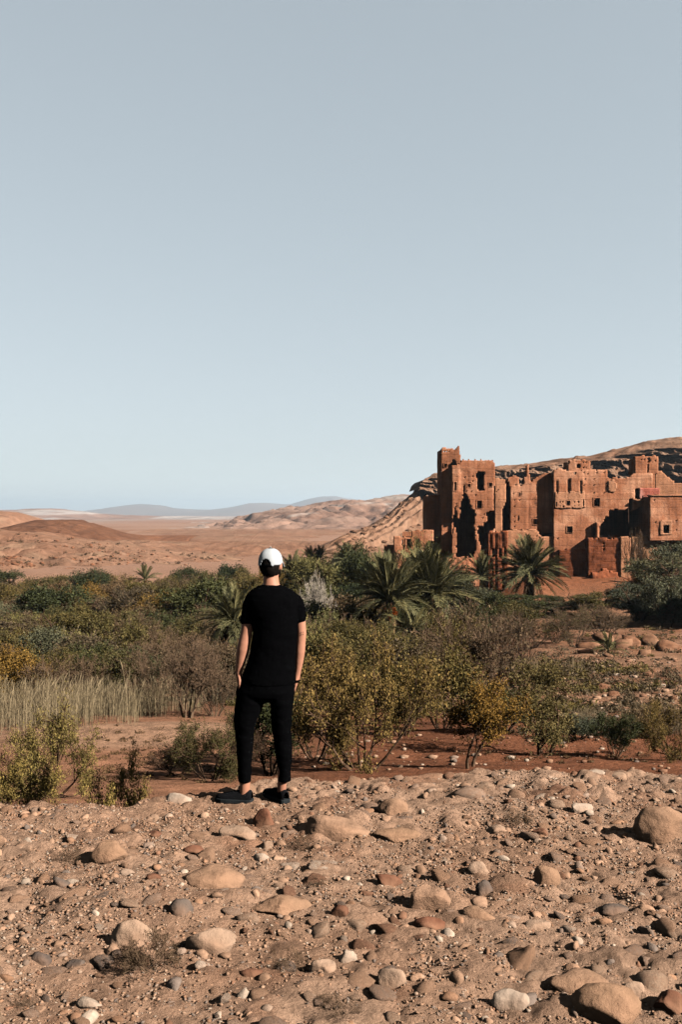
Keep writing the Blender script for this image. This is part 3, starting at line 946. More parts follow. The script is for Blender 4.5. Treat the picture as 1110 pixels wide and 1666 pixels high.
# --- rear tower and sloping wall on the right
kj = thing('rear_tower', 'square mud tower rising behind the long wall, below the cliff', 'tower')
YJ = 111.6
wall('front_wall', kj, YJ, [(1034, 743), (1040, 741.5), (1048, 741), (1052, 743), (1060, 743), (1066, 740.5), (1072, 741), (1072, 771), (1066.5, 771), (1066.5, 800), (1034, 800)], mud,
     holes=[[(1053, 746), (1055, 744), (1058, 744), (1059.5, 750), (1057.5, 754), (1054, 752)]] + dots([(1040, 748), (1045, 748), (1049, 748), (1064, 748), (1067, 749)], 0.8) + [R4(1054.6, 755, 1055.6, 769)], rough=0.07, tops=0.6)
shell(kj, 1034, 1071.5, 746, YJ, 2.6, mud, py_base=800)
wall('rear_wall', kj, YJ + 1.3, [(1064, 768), (1072, 764), (1080, 769), (1090, 777), (1100, 786), (1150, 790), (1150, 880), (1064, 880)], tanm, rough=0.10, thick=1.4)
# --- right-hand house with the white-framed window
kh = thing('end_house', 'low mud house with white framed window at the right edge', 'building')
YH = 107.4
wall('front_wall', kh, YH, [(1058, 806), (1080, 805), (1140, 804.5), (1140, 880), (1058, 880)], mud,
     holes=[R4(1080, 854.5, 1090, 868)] + dots([(1065.5, 808.5), (1065.5, 814), (1065, 825.5), (1065.5, 838), (1068, 850), (1100, 823.5), (1100, 836), (1101, 847), (1102, 863), (1097, 807.5)], 0.9), rough=0.03)
wall('window_surround', kh, YH - 0.07, [(1075, 846.5), (1094, 846), (1094.5, 869.5), (1075, 870)], M['plaster'], holes=[R4(1080, 854.5, 1090, 868)], thick=0.12, rough=0.03, res=0.08)
shell(kh, 1058, 1140, 808, YH, 4.0, mud, py_base=880)
window(kh, YH, 1080, 854.5, 1090, 868, M['plaster'], 0.5, depth=0.5)
slab('coping', kh, at(1057, 805.2, YH - 0.12), (5.6, 0, 0), (0, 0.7, 0), 12, 2, tanm, 0.02, 0.12)
slab('cross_bar', window(kh, YH + 0.25, 1081.5, 856, 1088.5, 866.5, M['bark'], 0.9, 0.1, 'window_frame', 0.0), at(1084.6, 867, YH + 0.22), (0.06, 0, 0), (0, 0, 0.8), 1, 3, M['bark'], 0.0, 0.04)
# --- enclosure walls in front of the houses
km = thing('enclosure_wall', 'high red brown enclosure wall with pale end pier, front right of the kasbah', 'wall')
YM = 108.6
wall('red_wall', km, YM, [(957, 876), (975, 875.5), (990, 876.5), (1010, 875), (1010, 955), (957, 955)], redm, slope=-0.25, disp=0.05, rough=0.08,
     ruin=[[(980, 880), (981, 880), (982, 896), (981, 896)]], thick=0.5)
YP2 = YM - 0.25 * (1010 - 957) * YM / F
wall('pier', km, YP2 - 0.06, [(1010.3, 874), (1018, 873), (1028, 874), (1028, 965), (1010.3, 965)], tanm, rough=0.05)
wall('stone_wall', km, YP2 + 0.3, [(1028, 873), (1060, 871), (1085, 871.5), (1140, 871), (1140, 970), (1028, 970)], M['stone_wall'], disp=0.12, rough=0.12, holes=dots([(1079, 880), (1083, 881)], 1.4))
slab('side_wall', km, (at(957, 0, YM)[0] + 0.05, YM + 3.2, -6.4), (0, -2.7, 0), (0, 0, 5.55), 6, 12, redm)
slab('back_fill', km, at(958, 877.5, YM + 0.2), (9.5, 0, 0), (0, 1.6, 0), 20, 4, M['roof'])
wall('low_wall', km, 110.1 - 0.35, [(910, 895), (930, 893), (957, 892.5), (957, 955), (910, 955)], redm, slope=-0.20, disp=0.05, rough=0.06)
wall('step_block', km, 107.3, [(964, 931), (980, 929), (980, 926), (988, 925), (992, 930), (1004, 930), (1008, 938), (1008, 955), (964, 955)], redm, disp=0.1, rough=0.15, thick=0.7)
# --- ruined low house on the far left
kl = thing('ruined_hut', 'roofless ruined mud hut with square openings, left of the watchtower', 'building')
YL = 109.5
wall('front_wall', kl, YL, [(641, 873), (642.5, 870), (645, 872), (655, 875.5), (658.5, 876), (659.5, 863), (662, 866), (666, 864), (670.5, 863), (672, 863), (690, 862), (706, 862.5), (706, 880), (697, 881), (692.5, 886), (691.5, 955), (641, 955)], mud,
     holes=[R4(661, 876.5, 669, 892), R4(677, 876, 683.6, 893), R4(660.5, 865, 671, 873.5)], ruin=[[(654.3, 878), (657, 876), (657.5, 912), (654.6, 912)], R4(644, 902, 650, 912)], rough=0.09)
shell(kl, 657.5, 705.5, 866, YL, 3.4, mud, py_base=955, left_top=876)
for wdw in ((661, 876.5, 669, 892), (677, 876, 683.6, 893)):
    window(kl, YL, *wdw, mud, 0.8, proud=0.03)
kl2 = thing('mud_shed', 'small boxy mud shed in shadow, outermost on the left', 'building')
wall('front_wall', kl2, 110.3, [(626, 888), (634, 886.5), (645, 887), (645, 955), (626, 955)], mud, rough=0.04)
shell(kl2, 626, 645, 888, 110.3, 2.5, mud, py_base=955)
# --- retaining wall
kp = thing('retaining_wall', 'low crumbling retaining wall below the collapsed keep', 'wall')
wall('front_wall', kp, 106.8, [(702, 909), (712, 907), (722, 908), (735, 909.5), (745, 907.5), (757, 909), (768, 908.5), (771, 912), (770, 945), (702, 945)], mud,
     ruin=[[(717, 914), (720, 912), (723, 916), (723, 924), (720, 927), (718, 922)]], disp=0.16, rough=0.16, thick=0.9)
slab('back_fill', kp, at(702, 910.5, 107.3), (4.4, 0, 0), (0, 3.6, 0), 8, 6, M['roof'], 0.12)


# ------------------------------------------------------------------ vegetation
def tubes(segs, sides=4):
    """segs: array (n,8) p0 p1 r0 r1 -> verts, quads"""
    S = np.asarray(segs, float)
    p0, p1, r0, r1 = S[:, 0:3], S[:, 3:6], S[:, 6], S[:, 7]
    d = p1 - p0
    L = np.linalg.norm(d, axis=1, keepdims=True)
    d = d / np.maximum(L, 1e-9)
    ref = np.where(np.abs(d[:, 2:3]) < 0.9, np.array([[0, 0, 1.0]]), np.array([[1.0, 0, 0]]))
    u = np.cross(d, ref)
    u /= np.linalg.norm(u, axis=1, keepdims=True)
    v = np.cross(d, u)
    an = np.arange(sides) * 2 * math.pi / sides
    ring = np.cos(an)[None, :, None] * u[:, None, :] + np.sin(an)[None, :, None] * v[:, None, :]
    V0 = p0[:, None, :] + ring * r0[:, None, None]
    V1 = p1[:, None, :] + ring * r1[:, None, None]
    V = np.concatenate([V0, V1], 1).reshape(-1, 3)
    b = np.arange(len(S))[:, None] * 2 * sides
    i = np.arange(sides)[None, :]
    j = (i + 1) % sides
    Fq = np.stack([b + j, b + i, b + sides + i, b + sides + j], -1).reshape(-1, 4)
    return V, Fq


def rand_dirs(rng, n):
    v = rng.normal(size=(n, 3))
    return v / np.linalg.norm(v, axis=1, keepdims=True)


def leaves(rng, pos, size, up=0.3, aspect=2.2, out=None):
    """small pointed leaf blades (folded pairs of triangles sharing the midrib) at pos"""
    n = len(pos)
    a = rand_dirs(rng, n)
    a[:, 2] += up
    if out is not None:
        a += out
    a /= np.linalg.norm(a, axis=1, keepdims=True)
    b = np.cross(a, rand_dirs(rng, n))
    b /= np.maximum(np.linalg.norm(b, axis=1, keepdims=True), 1e-6)
    nrm = np.cross(a, b)
    s = size * rng.uniform(0.6, 1.35, (n, 1))
    tip = pos + a * s * aspect * 0.5
    base = pos - a * s * aspect * 0.5
    l = pos + b * s * 0.5 + nrm * s * 0.15
    r = pos - b * s * 0.5 + nrm * s * 0.15
    V = np.stack([base, r, tip, l], 1).reshape(-1, 3)
    Fq = np.arange(n * 4).reshape(-1, 4)
    col = np.zeros((n, 3))
    col[:, 0] = rng.random(n) ** 1.3
    col[:, 1] = rng.random(n)
    return V, Fq, np.repeat(col, 4, 0)


def skeleton(rng, stems, levels, h=1.0, spread=0.7, r0=0.03, kids=3, wander=0.35, upb=0.25, shrink=0.68, base_r=0.05, seg=3, first=0.42):
    """branching plant of unit height. returns segments (n,8) and tip list (pos, dir, level)"""
    S, tips, twigs = [], [], []

    def grow(p, d, L, r, lev):
        for k in range(seg):
            d = d + rng.normal(0, wander, 3) * 0.35 + np.array([0, 0, upb * 0.25])
            d = d / np.linalg.norm(d)
            q = p + d * L / seg
            rr = r * (1 - 0.5 * (k + 1) / seg)
            S.append((*p, *q, r * (1 - 0.5 * k / seg), rr))
            if lev >= levels - 2:
                twigs.append((*q, *d))
            p = q
            if lev < levels - 1 and k < seg - 1 and rng.random() < 0.55:
                e = d + rng.normal(0, 0.65, 3)
                e[2] += upb
                e /= np.linalg.norm(e)
                grow(p, e, L * shrink * rng.uniform(0.6, 1.0), rr * 0.65, lev + 1)
        if lev < levels - 1:
            for _ in range(kids if rng.random() < 0.7 else max(1, kids - 1)):
                e = d + rng.normal(0, 0.55, 3)
                e[2] += upb * 0.6
                e /= np.linalg.norm(e)
                grow(p, e, L * shrink * rng.uniform(0.7, 1.1), r * 0.5, lev + 1)
        else:
            tips.append((*p, *d))
    for s in range(stems):
        a = 2 * math.pi * (s + rng.uniform(-0.3, 0.3)) / stems
        tilt = spread * rng.uniform(0.4, 1.1)
        d = np.array([math.cos(a) * tilt, math.sin(a) * tilt, 1.0])
        d /= np.linalg.norm(d)
        p = np.array([math.cos(a) * base_r, math.sin(a) * base_r, -0.05]) * (1 if stems > 1 else 0)
        if stems == 1:
            p = np.array([0, 0, -0.06])
        grow(p, d, first, r0, 0)
    S = np.array(S)
    sc = h / max(S[:, 5].max(), 1e-6)
    S[:, :6] *= sc
    tw = np.array(twigs)
    tw[:, :3] *= sc
    return S, tw


def make_shrub(seed, nleaf, lsize, stems=3, levels=4, clump=0.06, r0=0.022, spread=0.7, kids=3, aspect=2.0, upb=0.3, low=0.0, first=0.42, wander=0.35, minr=0.0028, sides=3):
    rng = np.random.default_rng(seed)
    S, tw = skeleton(rng, stems, levels, 1.0, spread, r0, kids, upb=upb, first=first, wander=wander)
    S[:, 6:] = np.maximum(S[:, 6:], minr)
    tV, tF = tubes(S, sides)
    if low:
        tw = tw[tw[:, 2] > low]
    if nleaf:
        # leafy sprays differ in fullness, so the crown has clumps and gaps
        wgt = rng.random(len(tw)) ** 2 + 0.05
        pick = rng.choice(len(tw), nleaf, p=wgt / wgt.sum())
        hub = rng.choice(len(tw), max(8, len(tw) // 7), replace=False)            # tight leafy knots with gaps between
        near = rng.random(nleaf) < 0.62
        pick = np.where(near, hub[rng.integers(len(hub), size=nleaf)], pick)
        pos = tw[pick, :3] + tw[pick, 3:6] * rng.uniform(-0.05, 0.05, (nleaf, 1)) + rng.normal(0, 1, (nleaf, 3)) * (clump * np.where(near, 0.75, 1.1))[:, None] * rng.random((nleaf, 1)) ** 0.5
        pos[:, 2] = np.maximum(pos[:, 2], 0.02)
        lv = leaves(rng, pos, lsize, 0.3, aspect, tw[pick, 3:6] * 0.5)
    else:
        lv = None
    return (tV, tF), lv


def make_bush(seed, nleaf, lsize, nclump=26, cr=0.2, squash=0.9, aspect=1.8, stems=5):
    """dense crown: leaf shells on many uneven clumps round a stem system"""
    rng = np.random.default_rng(seed)
    S, tw = skeleton(rng, stems, 3, 0.85, 0.6, 0.03, 3)
    S[:, 6:] = np.maximum(S[:, 6:], 0.004)
    tV, tF = tubes(S, 3)
    c = rand_dirs(rng, nclump)
    c *= (rng.uniform(0.25, 1.0, (nclump, 1))) ** 0.5
    cen = np.stack([c[:, 0] * 0.40, c[:, 1] * 0.40, 0.50 + c[:, 2] * 0.36 * squash], 1)
    rad = cr * rng.uniform(0.5, 1.15, nclump)
    pk = rng.choice(nclump, nleaf, p=rad ** 2 / (rad ** 2).sum())
    dr = rand_dirs(rng, nleaf)
    dr[:, 2] = np.where(dr[:, 2] < -0.3, -dr[:, 2] * 0.5, dr[:, 2])
    rr = rad[pk] * (0.55 + 0.5 * rng.random(nleaf)) * (1 + 0.25 * vnoise(dr[:, 0] * 3 + pk, dr[:, 1] * 3, dr[:, 2] * 3, seed))
    pos = cen[pk] + dr * rr[:, None]
    pos[:, 2] = np.maximum(pos[:, 2], 0.015)
    lv = leaves(rng, pos, lsize, 0.3, aspect, dr * 0.8)
    return (tV, tF), lv


VAR = {}


def variant(key, trunk, lv):
    (tV, tF) = trunk
    tm = new_mesh(key + '_stems', tV, tF, [])
    lm = None
    if lv is not None:
        lm = new_mesh(key + '_leaves', lv[0], lv[1], [], False, lv[2])
    VAR.setdefault(key, []).append((tm, lm))


for q in range(3):      # near almond-like shrubs with open branching
    variant('almond', *make_shrub(100 + q, 21000, 0.0125, 6 + q % 2, 5, 0.055, 0.020, 1.0, 3, 1.8, 0.12, 0.02, 0.36))
for q in range(2):
    variant('sapling', *make_shrub(120 + q, 14000, 0.0135, 2 + q, 5, 0.06, 0.026, 0.55, 3, 1.8, 0.16, 0.16, 0.32, 0.5))
for q in range(2):
    variant('low', *make_shrub(130 + q, 14000, 0.016, 7, 4, 0.07, 0.016, 1.3, 3, 1.8, 0.1))
for q in range(3):
    variant('twiggy', *make_shrub(140 + q, 2600, 0.012, 9, 5, 0.04, 0.013, 0.75, 3, 2.2, 0.35, 0.1, wander=0.3, minr=0.0026, sides=3))
for q in range(3):
    variant('bare', *make_shrub(150 + q, 500, 0.012, 5, 5, 0.03, 0.02, 0.6, 4, 2.0, 0.35, 0.3, wander=0.4, minr=0.0024, sides=3))
for q in range(4):
    variant('dense', *make_bush(160 + q, 11000, 0.019, 17 + 3 * q, 0.25, 1.0))
for q in range(3):
    variant('loose', *make_shrub(170 + q, 9000, 0.018, 5, 4, 0.085, 0.02, 0.75, 3, 2.4, 0.3))
for q in range(2):
    variant('feathery', *make_bush(180 + q, 11000, 0.011, 60, 0.13, 0.95, 4.0))

def dress(o, mat):
    """alike plants share one mesh; the material sits on the object"""
    if not o.data.materials:
        o.data.materials.append(M['bark'])
    o.material_slots[0].link = 'OBJECT'
    o.material_slots[0].material = M[mat]
    return o


def plant(name, kind, var, loc, height, width, leafmat, label, group=None, rz=None, barkmat='bark', cat='shrub', natural_w=None):
    o = thing(name, label, cat, loc, random.uniform(0, 6.28) if rz is None else rz, group)
    tm, lm = VAR[kind][var % len(VAR[kind])]
    nw = _NW.get(tm.name)
    if nw is None:
        co = np.empty(len((lm or tm).vertices) * 3, np.float32)
        (lm or tm).vertices.foreach_get('co', co)
        co = co.reshape(-1, 3)
        nw = (np.percentile(np.hypot(co[:, 0], co[:, 1]), 95) * 2, np.percentile(co[:, 2], 99.5))
        _NW[tm.name] = nw
    sw, sh = width / nw[0], height / nw[1]
    t = dress(link('trunk' if cat == 'tree' else 'stems', tm, o), barkmat)
    t.scale = (sw, sw, sh)
    if lm is not None:
        l = dress(link('crown' if cat == 'tree' else 'foliage', lm, o), leafmat)
        l.scale = (sw, sw, sh)
    return o


_NW = {}


def veg(name, kind, var, px, top, Yd, wpx, leafmat, label, group=None, base=None, barkmat='bark', cat='shrub', rz=None):
    """stand a plant on the valley floor at distance Yd (or where photo row `base` meets the ground)"""
    if base is not None:
        x, y, z = ground_at(px, base)
    else:
        y = Yd
        x = (px - 555) / F * y
        z = float(valley_z(x, y))
    ztop = CAMZ - (top - 833) / F * y
    return plant(name, kind, var, (x, y, z), max(0.4, ztop - z), wpx * y / F, leafmat, label, group, rz, barkmat, cat)


# --- near shrubs just below the edge of the stony ground
veg('almond_shrub', 'almond', 0, 78, 1148, 9.6, 165, 'gold_leaf', 'open branching yellow green shrub with dark trunk, near the left edge', 'near shrubs', base=1297)
veg('low_shrub', 'low', 0, 22, 1232, 8.3, 150, 'gold_leaf', 'low leafy yellow green shrub in the left corner below the stony edge', 'near shrubs')
veg('low_shrub', 'low', 1, 190, 1222, 7.75, 115, 'gold_leaf', 'small rounded yellow green shrub poking over the stony edge on the left', 'near shrubs')
veg('low_shrub', 'almond', 1, 342, 1160, 13.5, 150, 'olive_leaf', 'olive shrub with bare lower stems, left of the person\'s legs', 'near shrubs', base=1268)
veg('twiggy_shrub', 'bare', 0, 288, 1222, 13.0, 110, 'brown_leaf', 'leafless brown twiggy shrub on red soil, left of the person', 'near shrubs', base=1262, barkmat='bark')
veg('twiggy_shrub', 'bare', 1, 392, 1190, 12.0, 80, 'brown_leaf', 'dark twiggy shrub just behind the person\'s left leg', 'near shrubs', base=1266)
veg('low_shrub', 'dense', 0, 440, 1136, 14.5, 120, 'green_leaf', 'shaded olive shrub seen between the person\'s legs', 'near shrubs', base=1262)  # dark green leaf colour stands in for the shade on this olive shrub
veg('almond_shrub', 'almond', 2, 590, 1042, 16.2, 230, 'yellow_leaf', 'largest yellow green shrub, right of the person\'s legs', 'near shrubs', base=1259)
veg('almond_shrub', 'almond', 1, 515, 1062, 17.2, 170, 'yellow_leaf', 'yellow olive shrub close behind the person\'s right arm', 'near shrubs', base=1240)
veg('almond_tree', 'sapling', 0, 760, 1105, 16.6, 140, 'ochre_leaf', 'small single stemmed almond tree with ochre leaves on red soil', base=1258, cat='tree')
veg('almond_tree', 'sapling', 1, 884, 1074, 18.5, 195, 'yellow_leaf', 'small round crowned almond tree with forked trunk, right of centre', base=1222, cat='tree')
veg('low_shrub', 'dense', 1, 822, 1118, 22.5, 110, 'green_leaf', 'dark green bush behind the forked almond tree, to its left', 'near shrubs')
veg('low_shrub', 'loose', 0, 1003, 1160, 18.0, 95, 'green_leaf', 'fresh dark green shrub with pale stems, lower right', 'near shrubs', base=1228, barkmat='twig')
veg('low_shrub', 'almond', 0, 1098, 1128, 17.6, 120, 'yellow_leaf', 'yellow green shrub cut by the right edge of the picture', 'near shrubs', base=1236)
veg('low_shrub', 'loose', 1, 1062, 1150, 21.5, 100, 'brown_leaf', 'brownish shrub next to the one on the right edge', 'near shrubs')
veg('twiggy_shrub', 'twiggy', 0, 768, 985, 26.0, 190, 'brown_leaf', 'tall grey brown twiggy shrub below the palm pair, right of centre', 'near shrubs', barkmat='twig')
veg('low_shrub', 'loose', 2, 720, 1060, 24.0, 150, 'olive_leaf', 'olive shrub between the large yellow green shrub and the twiggy one', 'near shrubs')
veg('low_shrub', 'loose', 1, 655, 1068, 22.5, 130, 'olive_leaf', 'rounded olive shrub behind the largest yellow green shrub', 'near shrubs')
veg('low_shrub', 'dense', 3, 940, 1165, 21.0, 80, 'grey_leaf', 'grey shrub beside the forked almond tree, to its right', 'near shrubs')

# --- the thicket: rows of trees and shrubs with distance
KND = {'dense': ('dense', 'dense'), 'loose': ('loose', 'loose leafy'), 'feathery': ('feathery', 'feathery'), 'twiggy': ('twiggy', 'twiggy'), 'bare': ('bare', 'bare branched')}
TH = [
    # left, back row
    (8, 941, 140, 62, 'dense', 'green_leaf'), (52, 945, 132, 60, 'loose', 'olive_leaf'), (100, 943, 138, 64, 'dense', 'olive_leaf'), (146, 940, 136, 66, 'dense', 'green_leaf'), (192, 939, 140, 58, 'loose', 'olive_leaf'),
    (268, 944, 134, 60, 'dense', 'olive_leaf'), (306, 938, 138, 58, 'dense', 'green_leaf'), (342, 936, 134, 60, 'loose', 'olive_leaf'), (376, 932, 138, 56, 'dense', 'green_leaf'), (412, 930, 134, 56, 'loose', 'olive_leaf'),
    # next
    (28, 955, 108, 74, 'loose', 'olive_leaf'), (84, 953, 112, 72, 'feathery', 'brown_leaf'), (138, 956, 106, 70, 'loose', 'ochre_leaf'), (186, 952, 110, 74, 'feathery', 'brown_leaf'), (236, 952, 106, 74, 'feathery', 'olive_leaf'),
    (290, 952, 104, 72, 'loose', 'olive_leaf'), (352, 948, 108, 64, 'loose', 'light_leaf'), (398, 943, 104, 70, 'loose', 'olive_leaf'), (432, 938, 110, 56, 'loose', 'ochre_leaf'),
    # next
    (4, 985, 84, 84, 'dense', 'grey_leaf'), (80, 966, 80, 130, 'dense', 'green_leaf'), (150, 978, 84, 86, 'loose', 'brown_leaf'), (204, 962, 82, 84, 'feathery', 'brown_leaf'), (254, 972, 78, 84, 'loose', 'ochre_leaf'),
    (324, 958, 76, 132, 'dense', 'green_leaf'), (398, 962, 80, 84, 'loose', 'olive_leaf'),
    # next
    (28, 1010, 60, 96, 'loose', 'brown_leaf'), (128, 996, 62, 104, 'feathery', 'olive_leaf'), (182, 1000, 60, 92, 'loose', 'olive_leaf'), (222, 1004, 58, 92, 'twiggy', 'brown_leaf'), (276, 1012, 60, 92, 'loose', 'olive_leaf'), (420, 1000, 60, 80, 'loose', 'olive_leaf'),
    # next
    (-6, 1032, 46, 100, 'loose', 'olive_leaf'), (52, 1030, 47, 110, 'dense', 'grey_leaf'), (132, 1036, 45, 108, 'loose', 'brown_leaf'), (200, 1018, 47, 112, 'loose', 'olive_leaf'), (262, 1034, 45, 110, 'twiggy', 'brown_leaf'), (336, 1042, 46, 112, 'twiggy', 'brown_leaf'),
    (415, 1040, 44, 90, 'loose', 'olive_leaf'),
    # front of the thicket, behind the reeds
    (22, 1062, 35, 112, 'loose', 'ochre_leaf'), (108, 1072, 34, 118, 'twiggy', 'brown_leaf'), (184, 1062, 36, 118, 'loose', 'olive_leaf'), (246, 1058, 34, 110, 'twiggy', 'brown_leaf'), (305, 1052, 30, 110, 'bare', 'brown_leaf'), (350, 1082, 31, 100, 'twiggy', 'brown_leaf'),
    # middle, back
    (478, 918, 134, 54, 'dense', 'olive_leaf'), (534, 906, 138, 62, 'loose', 'light_leaf'), (572, 898, 132, 60, 'dense', 'green_leaf'), (610, 906, 136, 60, 'loose', 'olive_leaf'), (462, 934, 120, 50, 'loose', 'ochre_leaf'),
    (508, 914, 96, 84, 'feathery', 'light_leaf'), (552, 924, 98, 76, 'feathery', 'light_leaf'), (588, 912, 92, 76, 'dense', 'green_leaf'), (622, 930, 96, 62, 'dense', 'green_leaf'), (686, 884, 90, 72, 'loose', 'light_leaf'), (738, 932, 92, 70, 'dense', 'green_leaf'),
    (518, 958, 76, 92, 'loose', 'light_leaf'), (566, 964, 74, 92, 'dense', 'green_leaf'), (612, 980, 72, 84, 'loose', 'olive_leaf'), (668, 975, 74, 80, 'dense', 'green_leaf'),
    (505, 1000, 55, 100, 'loose', 'light_leaf'), (552, 1004, 56, 110, 'twiggy', 'olive_leaf'), (598, 1018, 54, 100, 'loose', 'olive_leaf'), (740, 1004, 56, 100, 'loose', 'olive_leaf'), (690, 1030, 54, 100, 'twiggy', 'brown_leaf'),
    (494, 1020, 38, 100, 'loose', 'light_leaf'), (546, 1032, 38, 130, 'loose', 'olive_leaf'), (606, 1040, 37, 130, 'loose', 'olive_leaf'), (672, 1048, 36, 120, 'loose', 'brown_leaf'),
    # right
    (772, 958, 86, 72, 'feathery', 'grey_leaf'), (806, 980, 84, 76, 'dense', 'green_leaf'), (872, 974, 84, 100, 'feathery', 'green_leaf'), (912, 985, 82, 72, 'feathery', 'grey_leaf'), (838, 985, 72, 84, 'loose', 'olive_leaf'),
    (832, 1000, 56, 84, 'bare', 'olive_leaf'), (868, 1006, 58, 84, 'twiggy', 'light_leaf'), (935, 985, 58, 92, 'twiggy', 'olive_leaf'), (984, 985, 62, 84, 'twiggy', 'brown_leaf'), (905, 1010, 60, 64, 'twiggy', 'olive_leaf'),
    (962, 965, 80, 70, 'feathery', 'olive_leaf'), (1022, 952, 84, 74, 'loose', 'grey_leaf'), (1070, 905, 84, 100, 'feathery', 'grey_leaf'), (1108, 886, 88, 90, 'feathery', 'grey_leaf'), (1040, 950, 74, 84, 'feathery', 'grey_leaf'), (1085, 935, 70, 96, 'loose', 'grey_leaf'),
]
frng = np.random.default_rng(77)
fk = ['loose', 'dense', 'twiggy', 'loose', 'feathery']
fl = ['olive_leaf', 'olive_leaf', 'brown_leaf', 'green_leaf', 'light_leaf', 'green_leaf', 'brown_leaf', 'olive_leaf']
for Yd, tp, step, hi in ((128, 950, 42, 640), (117, 958, 44, 640), (94, 968, 50, 760), (72, 990, 56, 780), (66, 1000, 60, 620), (52, 1026, 66, 770), (40, 1056, 78, 740)):
    for px in np.arange(-30 + frng.uniform(0, 30), hi, step):      # lower growth between the trees
        px2 = px + frng.uniform(-12, 12)
        if Yd < 45 and 395 < px2 < 470:
            continue
        TH.append((round(px2, 1), tp + frng.uniform(-8, 8) - (14 if 450 < px < 640 else 0), Yd + frng.uniform(-3, 3), step * 1.3, fk[frng.integers(len(fk))], fl[frng.integers(len(fl))]))
side_words = lambda px: 'far left' if px < 60 else 'left' if px < 200 else 'left of the person' if px < 385 else 'just left of the person' if px < 450 else 'just right of the person' if px < 560 else \
    'left of the palm pair' if px < 625 else 'by the palm pair' if px < 745 else 'below the keep' if px < 830 else 'around the lone palm' if px < 925 else 'below the enclosure wall' if px < 1020 else 'at the far right'
dist_words = lambda y: 'last row of the thicket' if y > 125 else 'deep in the thicket' if y > 90 else 'middle of the thicket' if y > 65 else 'nearer half of the thicket' if y > 42 else 'front of the thicket'
col_words = {'green_leaf': 'dark green', 'olive_leaf': 'olive', 'brown_leaf': 'brownish', 'ochre_leaf': 'ochre', 'grey_leaf': 'grey green', 'light_leaf': 'pale olive'}
seen = {}
for i, (px, top, Yd, w, kd_, lm_) in enumerate(TH):
    lab = f'{col_words[lm_]} {KND[kd_][1]} bush, {dist_words(Yd)}, {side_words(px)}'
    seen.setdefault(lab, []).append(px)
cnt = {}
ordw = ['leftmost', 'second', 'third', 'fourth', 'fifth', 'sixth', 'seventh', 'eighth', 'ninth', 'tenth', 'eleventh', 'twelfth', 'thirteenth', 'fourteenth', 'fifteenth', 'sixteenth']
for i, (px, top, Yd, w, kd_, lm_) in enumerate(TH):
    lab = f'{col_words[lm_]} {KND[kd_][1]} bush, {dist_words(Yd)}, {side_words(px)}'
    if len(seen[lab]) > 1:
        rank = ordw[sorted(seen[lab]).index(px)]
        lab = lab.replace('of the thicket', 'of thicket').replace('of the person', 'of person').replace('deep in the', 'deep in').replace('of the palm pair', 'of palm pair') + ', ' + (rank if rank == 'leftmost' else rank + ' from left')
    tall = Yd > 65 and kd_ != 'twiggy'
    up_ = (14 if lm_ == 'green_leaf' and kd_ == 'dense' else 6) if i < 75 else 0
    veg('thicket_tree' if tall else 'thicket_shrub', kd_, i, px, top - up_, Yd, w * (1.1 if kd_ != 'dense' else 0.95), lm_, lab, 'trees and shrubs of the riverside thicket', cat='tree' if tall else 'shrub', barkmat='twig' if kd_ in ('twiggy', 'bare') else 'bark')

# tree with a bleached bare trunk among the light olive ones
veg('bleached_tree', 'bare', 2, 514, 934, 70, 60, 'light_leaf', 'dead tree with white bleached branches, right of the person\'s head', base=None, barkmat='white_bark', cat='tree')
veg('thin_tree', 'bare', 1, 1036, 862, 92, 40, 'grey_leaf', 'thin leafless tree in front of the enclosure wall pier', barkmat='bark', cat='tree')


